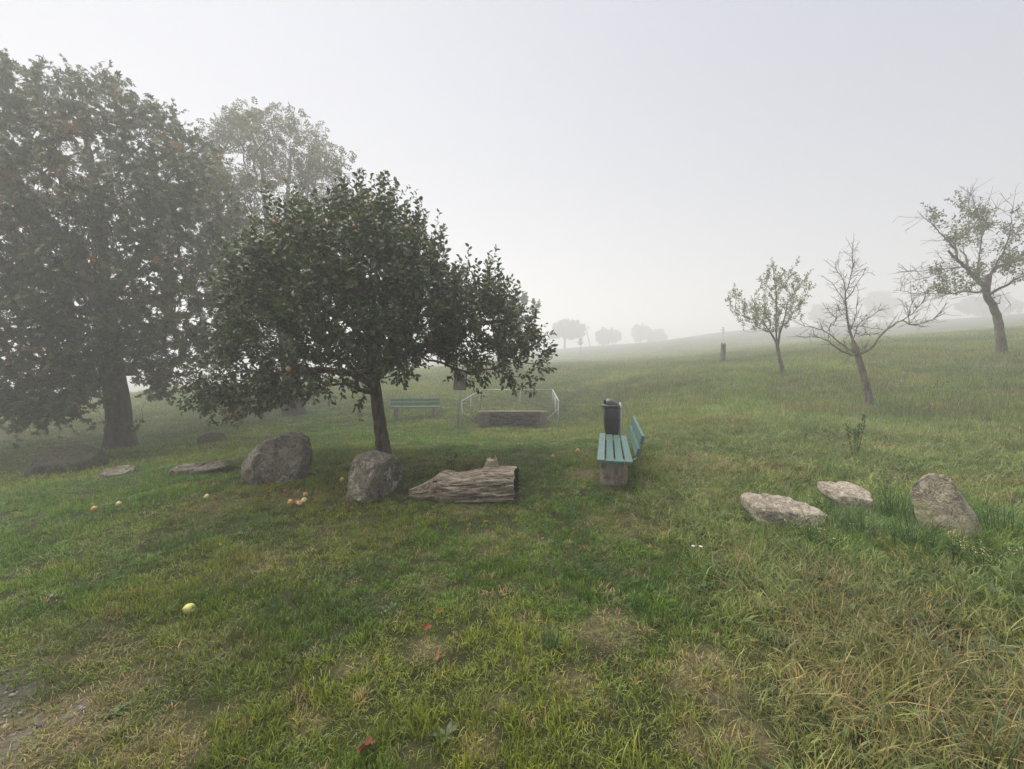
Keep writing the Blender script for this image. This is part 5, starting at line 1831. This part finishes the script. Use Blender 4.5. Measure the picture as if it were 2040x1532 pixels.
stump()

# ------------------------------------------------------------------ fallen apples
FG = np.random.default_rng(77)
def fallen_apple(px, py, r, mat, label, group=None, elong=1.0):
    p = G(px, py)
    o = empty('fallen_apple', (p[0], p[1], p[2] + r * .92))
    o.rotation_euler = (FG.uniform(.8, 1.6), FG.uniform(-.5, .5), FG.uniform(0, 6.28))
    mobj('fruit', apple_mesh('fruit', r, M[mat], FG.uniform(0, 5), elong), o)
    A = Acc(); A.tube([(0, 0, r * .5), (.002, 0, r * .85), (.006, .002, r * 1.15)], [.002, .0016, .0022], 5)
    mobj('stalk', A.mesh('stalk', M['stalk']), o)
    tag(o, label, 'apple', group)

fallen_apple(376, 1222, .034, 'apple_green', 'yellow green apple alone in the near grass at lower left', None, 1.12)
GA = 'windfall apples on the lawn'
fallen_apple(237, 1009, .033, 'apple_pale', 'pale yellow apple right of the orange one on the left lawn', GA)
fallen_apple(188, 1019, .034, 'apple_gold', 'orange apple leftmost of all on the left lawn', GA)
fallen_apple(412, 994, .032, 'apple_pale', 'single pale apple in front of the flat slab', GA)
fallen_apple(579, 1005, .033, 'apple_gold', 'leftmost apple of the little heap before the large boulder', GA)
fallen_apple(592, 1006, .029, 'apple_red', 'reddish half hidden apple in the middle of the little heap', GA)
fallen_apple(597, 1008, .033, 'apple_gold', 'frontmost orange apple of the little heap', GA)
fallen_apple(606, 1002, .033, 'apple_pale', 'rightmost pale apple of the little heap', GA)
fallen_apple(609, 991, .034, 'apple_gold', 'apple lying just behind the little heap', GA)
fallen_apple(682, 960, .033, 'apple_gold', 'apple between the two round boulders', GA)
fallen_apple(1101, 912, .03, 'apple_gold', 'small apple on the lawn right of the fallen trunk', GA)
fallen_apple(1151, 901, .036, 'apple_gold', 'bigger pale orange apple near the bench', GA)
fallen_apple(795, 868, .03, 'apple_pale', 'tiny yellow apple on the lawn behind the apple trunk', GA)

# ------------------------------------------------------------------ fallen leaves
def curled_leaf(size, lobes, seed):
    """one withered leaf: lobed outline, midrib fold, curled rim"""
    g = np.random.default_rng(seed)
    nr, na = 5, 28
    V = [(0, 0, 0)]
    ph = g.uniform(0, 6.28); roll = g.uniform(1.2, 2.6); ax = g.uniform(0, 3.14)
    for i in range(1, nr + 1):
        f = i / nr
        for k in range(na):
            a = 2 * math.pi * k / na
            if lobes:
                ro = 0.55 + 0.45 * abs(math.cos(a * lobes / 2)) ** 0.8
                ro *= 0.75 + 0.25 * math.cos(a)
            else:
                ro = 1.0 / math.sqrt((math.cos(a)) ** 2 + (math.sin(a) / 0.5) ** 2)
            ro *= 1 + 0.08 * g.normal()
            x, y = f * ro * math.cos(a), f * ro * math.sin(a)
            u = x * math.cos(ax) + y * math.sin(ax); w = -x * math.sin(ax) + y * math.cos(ax)
            z = 0.16 * abs(y) + 0.10 * math.sin(5 * x + ph) * f + 0.06 * math.sin(7 * a + ph) * f * f
            th = u * roll
            z += (1 - math.cos(th)) / roll; u = math.sin(th) / roll
            V.append((u * math.cos(ax) - w * math.sin(ax), u * math.sin(ax) + w * math.cos(ax), z))
    q = []; z_ = []
    for k in range(na):
        q += [0, 1 + k, 1 + (k + 1) % na]; z_.append(3)
    for i in range(nr - 1):
        for k in range(na):
            b = 1 + i * na
            q += [b + k, b + na + k, b + na + (k + 1) % na, b + (k + 1) % na]; z_.append(4)
    return np.array(V) * size, q, z_


def fallen_leaf(px, py, size, v, label, kind='leaf', group='fallen leaves on the grass', lift=.03):
    p = G(px, py)
    V, q, z_ = curled_leaf(size * (.62 if kind == 'palm' else .5), 5 if kind == 'palm' else 0, int(px * 7 + py))
    t = FG.uniform(0, 6.28)
    me = mesh_np('fallen_leaf', V, q, z_, M['dead_leaf'], True, {'var': np.clip(v + 0.12 * np.sin(V[:, 0] / size * 6), 0, 1)})
    o = mobj('fallen_leaf', me, None, (p[0], p[1], p[2] + lift)); o.rotation_euler = (FG.normal(0, .3), FG.normal(0, .3), t)
    tag(o, label, 'leaf', group)

fallen_leaf(735, 1512, .085, .25, 'large curled dark brown leaf at the very bottom edge', 'palm', lift=.05)
fallen_leaf(850, 1268, .06, .45, 'bright rust red leaf in the middle foreground', 'palm', lift=.05)
fallen_leaf(878, 1228, .045, .85, 'left one of two small tan leaves side by side')
fallen_leaf(898, 1228, .04, .6, 'right one of two small tan leaves side by side')
fallen_leaf(855, 1209, .04, .4, 'small brown leaf just above the two tan leaves')
fallen_leaf(872, 1317, .05, .5, 'dull pinkish leaf just below the rust red one')
fallen_leaf(264, 1189, .055, .8, 'orange leaf left of the near green apple')
fallen_leaf(243, 1195, .04, .6, 'brownish leaf touching the orange leaf left of the near apple')
fallen_leaf(437, 1092, .055, 1.0, 'bright golden leaf on the lawn below the apple heap')
fallen_leaf(426, 1058, .05, .95, 'yellow leaf above the bright golden leaf')
fallen_leaf(682, 1029, .05, .9, 'golden leaf below the lichen spotted boulder')
fallen_leaf(568, 985, .07, .75, 'tan leaf lying between boulder and apple heap')
fallen_leaf(541, 968, .06, .8, 'tan leaf at the foot of the large boulder')
fallen_leaf(620, 993, .06, .55, 'brown leaf right of the apple heap')
fallen_leaf(669, 985, .06, .7, 'rusty leaf left of the lichen spotted boulder')
fallen_leaf(1502, 1289, .045, .95, 'orange leaf at the edge of the rough grass')
fallen_leaf(1462, 1205, .04, .3, 'dark red leaf in the grass below the stones')
fallen_leaf(1885, 1150, .04, .9, 'small orange leaf among the weeds below the pointed stone')
fallen_leaf(1165, 1098, .04, .8, 'tiny tan leaf alone on the lawn before the bench')
fallen_leaf(86, 945, .12, .5, 'reddish leaf in the shade under the left tree', 'palm')
fallen_leaf(30, 955, .11, .6, 'tan leaf at the left edge under the large tree', 'palm')

# ------------------------------------------------------------------ weeds and flowers
def white_flower(px, py, r, label):
    p = G(px, py); g = FG
    root = empty('white_flower', tuple(p))
    A = Acc(); A.tube([(0, 0, -.01), (.004, .002, .05), (.006, .0, .10)], [.0018, .0016, .0016], 4); mobj('stem', A.mesh('stem', M['herb_leaf']), root)
    n = 12; a = np.linspace(0, 6.28, n, endpoint=False)
    dd = np.stack([np.cos(a), np.sin(a), .15 + 0 * a], -1)
    o = mobj('petals', leaves_mesh('petals', kite_template(.25, .02, .05), np.tile((.006, 0, .10), (n, 1)), dd, np.full(n, r), g.uniform(0, 1, n), M['petal_white'], g, .95), root)
    o['kind'] = 'stuff'
    tag(root, label, 'flower', 'little white flowers in the grass')
white_flower(1379, 1112, .016, 'left one of two white flowers close together before the stones')
white_flower(1394, 1113, .016, 'right one of two white flowers close together before the stones')
white_flower(1695, 1066, .02, 'white flower in the grass between the pale stones')


def yellow_plant(px, py, label, h=.26, ns=7, spread=.10):
    p = G(px, py); g = FG
    root = empty('yellow_wildflower', tuple(p))
    A = Acc(); pos = []; dr = []; fp = []; fd = []
    for k in range(ns):
        v = np.array((g.normal(0, spread), g.normal(0, spread), h * g.uniform(.7, 1.15)))
        A.tube([(0, 0, -.01), v * (.4, .4, .55), v], [.0022, .0018, .0012], 4)
        for f in np.linspace(.2, .75, 9):
            pos.append(v * (f * .9, f * .9, f)); dr.append((g.normal(), g.normal(), .5))
        for f in np.linspace(.76, 1, 7):
            for _ in range(2):
                fp.append(v * f + g.normal(0, .006, 3)); fd.append((g.normal(), g.normal(), .3))
    mobj('stems', A.mesh('stems', M['herb_leaf']), root)['kind'] = 'stuff'
    n = len(pos)
    mobj('foliage', leaves_mesh('foliage', leaf_template(.10, .05, .2), np.array(pos), np.array(dr), g.uniform(.03, .05, n), g.uniform(0, 1, n), M['herb_leaf'], g, .5), root)['kind'] = 'stuff'
    n = len(fp)
    mobj('blossoms', leaves_mesh('blossoms', kite_template(.45, .2, .3), np.array(fp), np.array(fd), g.uniform(.006, .011, n), g.uniform(0, 1, n), M['petal_yellow'], g, .5), root)['kind'] = 'stuff'
    tag(root, label, 'wildflower', 'pale yellow wildflowers round the stones')
yellow_plant(1615, 1085, 'pale yellow wildflower at the front of the leftmost pale stone')
yellow_plant(1650, 1100, 'pale yellow wildflower in the grass below the squarish stone', .2)
yellow_plant(1636, 1030, 'pale yellow wildflower between leftmost and squarish stone', .24, 5)
yellow_plant(1755, 985, 'pale yellow wildflower behind the arching grass tuft', .2, 5)
yellow_plant(1900, 1120, 'pale yellow wildflower right below the pointed stone', .22)
yellow_plant(1960, 1140, 'pale yellow wildflower farthest right below the pointed stone', .24)
yellow_plant(1860, 1010, 'pale yellow wildflower left of the pointed stone', .2, 4)


def grass_tuft(px, py, label, n=110, h=.48, rad=.10, seed=0, lean=1.9, col=(0.075, 0.145, 0.04)):
    p = G(px, py)
    t = NT('tuft_blade')
    c = t.ramp(t.attr('var'), [(0.0, tuple(x * .6 for x in col)), (.7, col), (1.0, tuple(x * 1.6 for x in col))])
    mat = t.leafy(c, .3, .45, .4)
    o = mobj('grass_tuft', blades(n, rad, h * .5, h, .004, .008, lean, 6, 900 + seed).mesh('grass_tuft', mat, False), None, tuple(p))
    tag(o, label, 'grass tuft', 'arching tufts of long grass', 'thing')
grass_tuft(1790, 1035, 'lush arching grass tuft between squarish and pointed stone', 150, .55, .14, 1)
grass_tuft(1720, 1070, 'lush grass tuft in front of the squarish stone', 110, .42, .14, 2)
grass_tuft(1820, 1090, 'lush grass tuft at the foot of the pointed stone', 120, .45, .14, 3)
grass_tuft(1985, 1060, 'lush grass tuft right of the pointed stone', 110, .45, .15, 4)
grass_tuft(2000, 1535, 'pale long bladed tuft in the bottom right corner', 40, .42, .06, 5, 1.6, (.11, .17, .07))
grass_tuft(1095, 1290, 'small bright grass tuft in the middle of the near lawn', 50, .16, .05, 6, 1.5, (.085, .15, .05))
grass_tuft(1660, 1050, 'grass tuft leaning between leftmost and squarish stone', 70, .34, .10, 7)


def weed_plant(px, py, label):
    p = G(px, py); g = FG
    root = empty('tall_weed', tuple(p))
    A = Acc(); pos = []; dr = []
    for k, (dx, hh) in enumerate(((-.10, .48), (.02, .40), (.14, .62), (.08, .50))):
        v = np.array((dx, g.normal(0, .04), hh))
        A.tube([(dx * .2, 0, -.02), v * (.7, .7, .5), v], [.005, .004, .003], 5)
        for f in np.linspace(.55, 1, 16):
            for _ in range(2): pos.append(v * f + g.normal(0, .008, 3)); dr.append((g.normal(), g.normal(), .7))
        for f in np.linspace(.1, .5, 5): pos.append(v * f); dr.append((g.normal(), g.normal(), .3))
    mobj('stems', A.mesh('stems', M['stalk']), root)['kind'] = 'stuff'
    n = len(pos)
    mobj('foliage', leaves_mesh('foliage', leaf_template(.16, .1, .3), np.array(pos), np.array(dr), g.uniform(.035, .06, n), np.clip(g.normal(.1, .2, n), 0, 1), M['herb_leaf'], g, .4), root)['kind'] = 'stuff'
    tag(root, label, 'weed')
weed_plant(1703, 908, 'dark upright weed standing alone in the meadow above the stones')

# ------------------------------------------------------------------ gravel and litter (stuff)
def scatter_bits(name, label, n, fn, mat, cat):
    g = np.random.default_rng(91)
    A = Acc(); base = None
    bm = bmesh.new(); bmesh.ops.create_icosphere(bm, subdivisions=1, radius=1.0)
    V0 = np.array([v.co[:] for v in bm.verts]); F0 = np.array([[v.index for v in f.verts] for f in bm.faces]); bm.free()
    P = fn(g, n)
    z = height(P[:, 0], P[:, 1])
    for k in range(len(P)):
        s = g.uniform(.003, .009) * (1.8 if g.uniform() < .06 else 1)
        V = V0 * (1 + g.normal(0, .28, V0.shape)) * s * (1.3, 1, .7)
        a = g.uniform(0, 6.28); c, sn = math.cos(a), math.sin(a)
        V = np.stack([V[:, 0] * c - V[:, 1] * sn, V[:, 0] * sn + V[:, 1] * c, V[:, 2]], -1) + (P[k, 0], P[k, 1], z[k] + s * .2)
        A.add(V, F0.ravel(), np.full(len(F0), 3), g.uniform())
    o = mobj(name, A.mesh(name, mat, False)); tag(o, label, cat, kind='stuff')

def _gr(g, n):
    x = g.uniform(-4.2, -1.2, n * 6); y = g.uniform(1.2, 3.4, n * 6)
    k = g.uniform(size=len(x)) < grav_at(x, y) * (.15 + .85 * (fbm(x * 6, y * 6, 15) > .5))
    return np.stack([x[k], y[k]], -1)[:n]
t_ = NT('pebble'); M['pebble'] = t_.fin(t_.ramp(t_.attr('var'), [(0, (.06, .06, .062)), (.5, (.15, .14, .13)), (1, (.30, .28, .25))]), .85, .2)
scatter_bits('gravel', 'grey gravel showing through the worn grass at lower left', 1600, _gr, M['pebble'], 'gravel')


def leaf_litter():
    g = np.random.default_rng(17)
    A = Acc()
    spots = [(G(600, 985), .55, 45), (G(700, 1000), .4, 14), (G(430, 1010), .6, 16), (G(60, 950), 1.5, 45), (G(250, 905), 2.0, 40), (G(900, 1020), .8, 14), (G(500, 870), 1.5, 20)]
    for c, rd, k in spots:
        for _ in range(k):
            a = g.uniform(0, 6.28); q = rd * math.sqrt(g.uniform())
            x, y = c[0] + q * math.cos(a), c[1] + q * math.sin(a)
            V, f, z = curled_leaf(g.uniform(.018, .035), 0, int(g.integers(0, 9999)))
            t = g.uniform(0, 6.28)
            V = np.stack([V[:, 0] * math.cos(t) - V[:, 1] * math.sin(t), V[:, 0] * math.sin(t) + V[:, 1] * math.cos(t), V[:, 2]], -1)
            A.add(V + (x, y, hz(x, y) + .03), f, z, g.uniform(.2, 1))
    o = mobj('leaf_litter', A.mesh('leaf_litter', M['dead_leaf'])); tag(o, 'small brown and tan leaves strewn under the trees', 'leaf litter', kind='stuff')
leaf_litter()
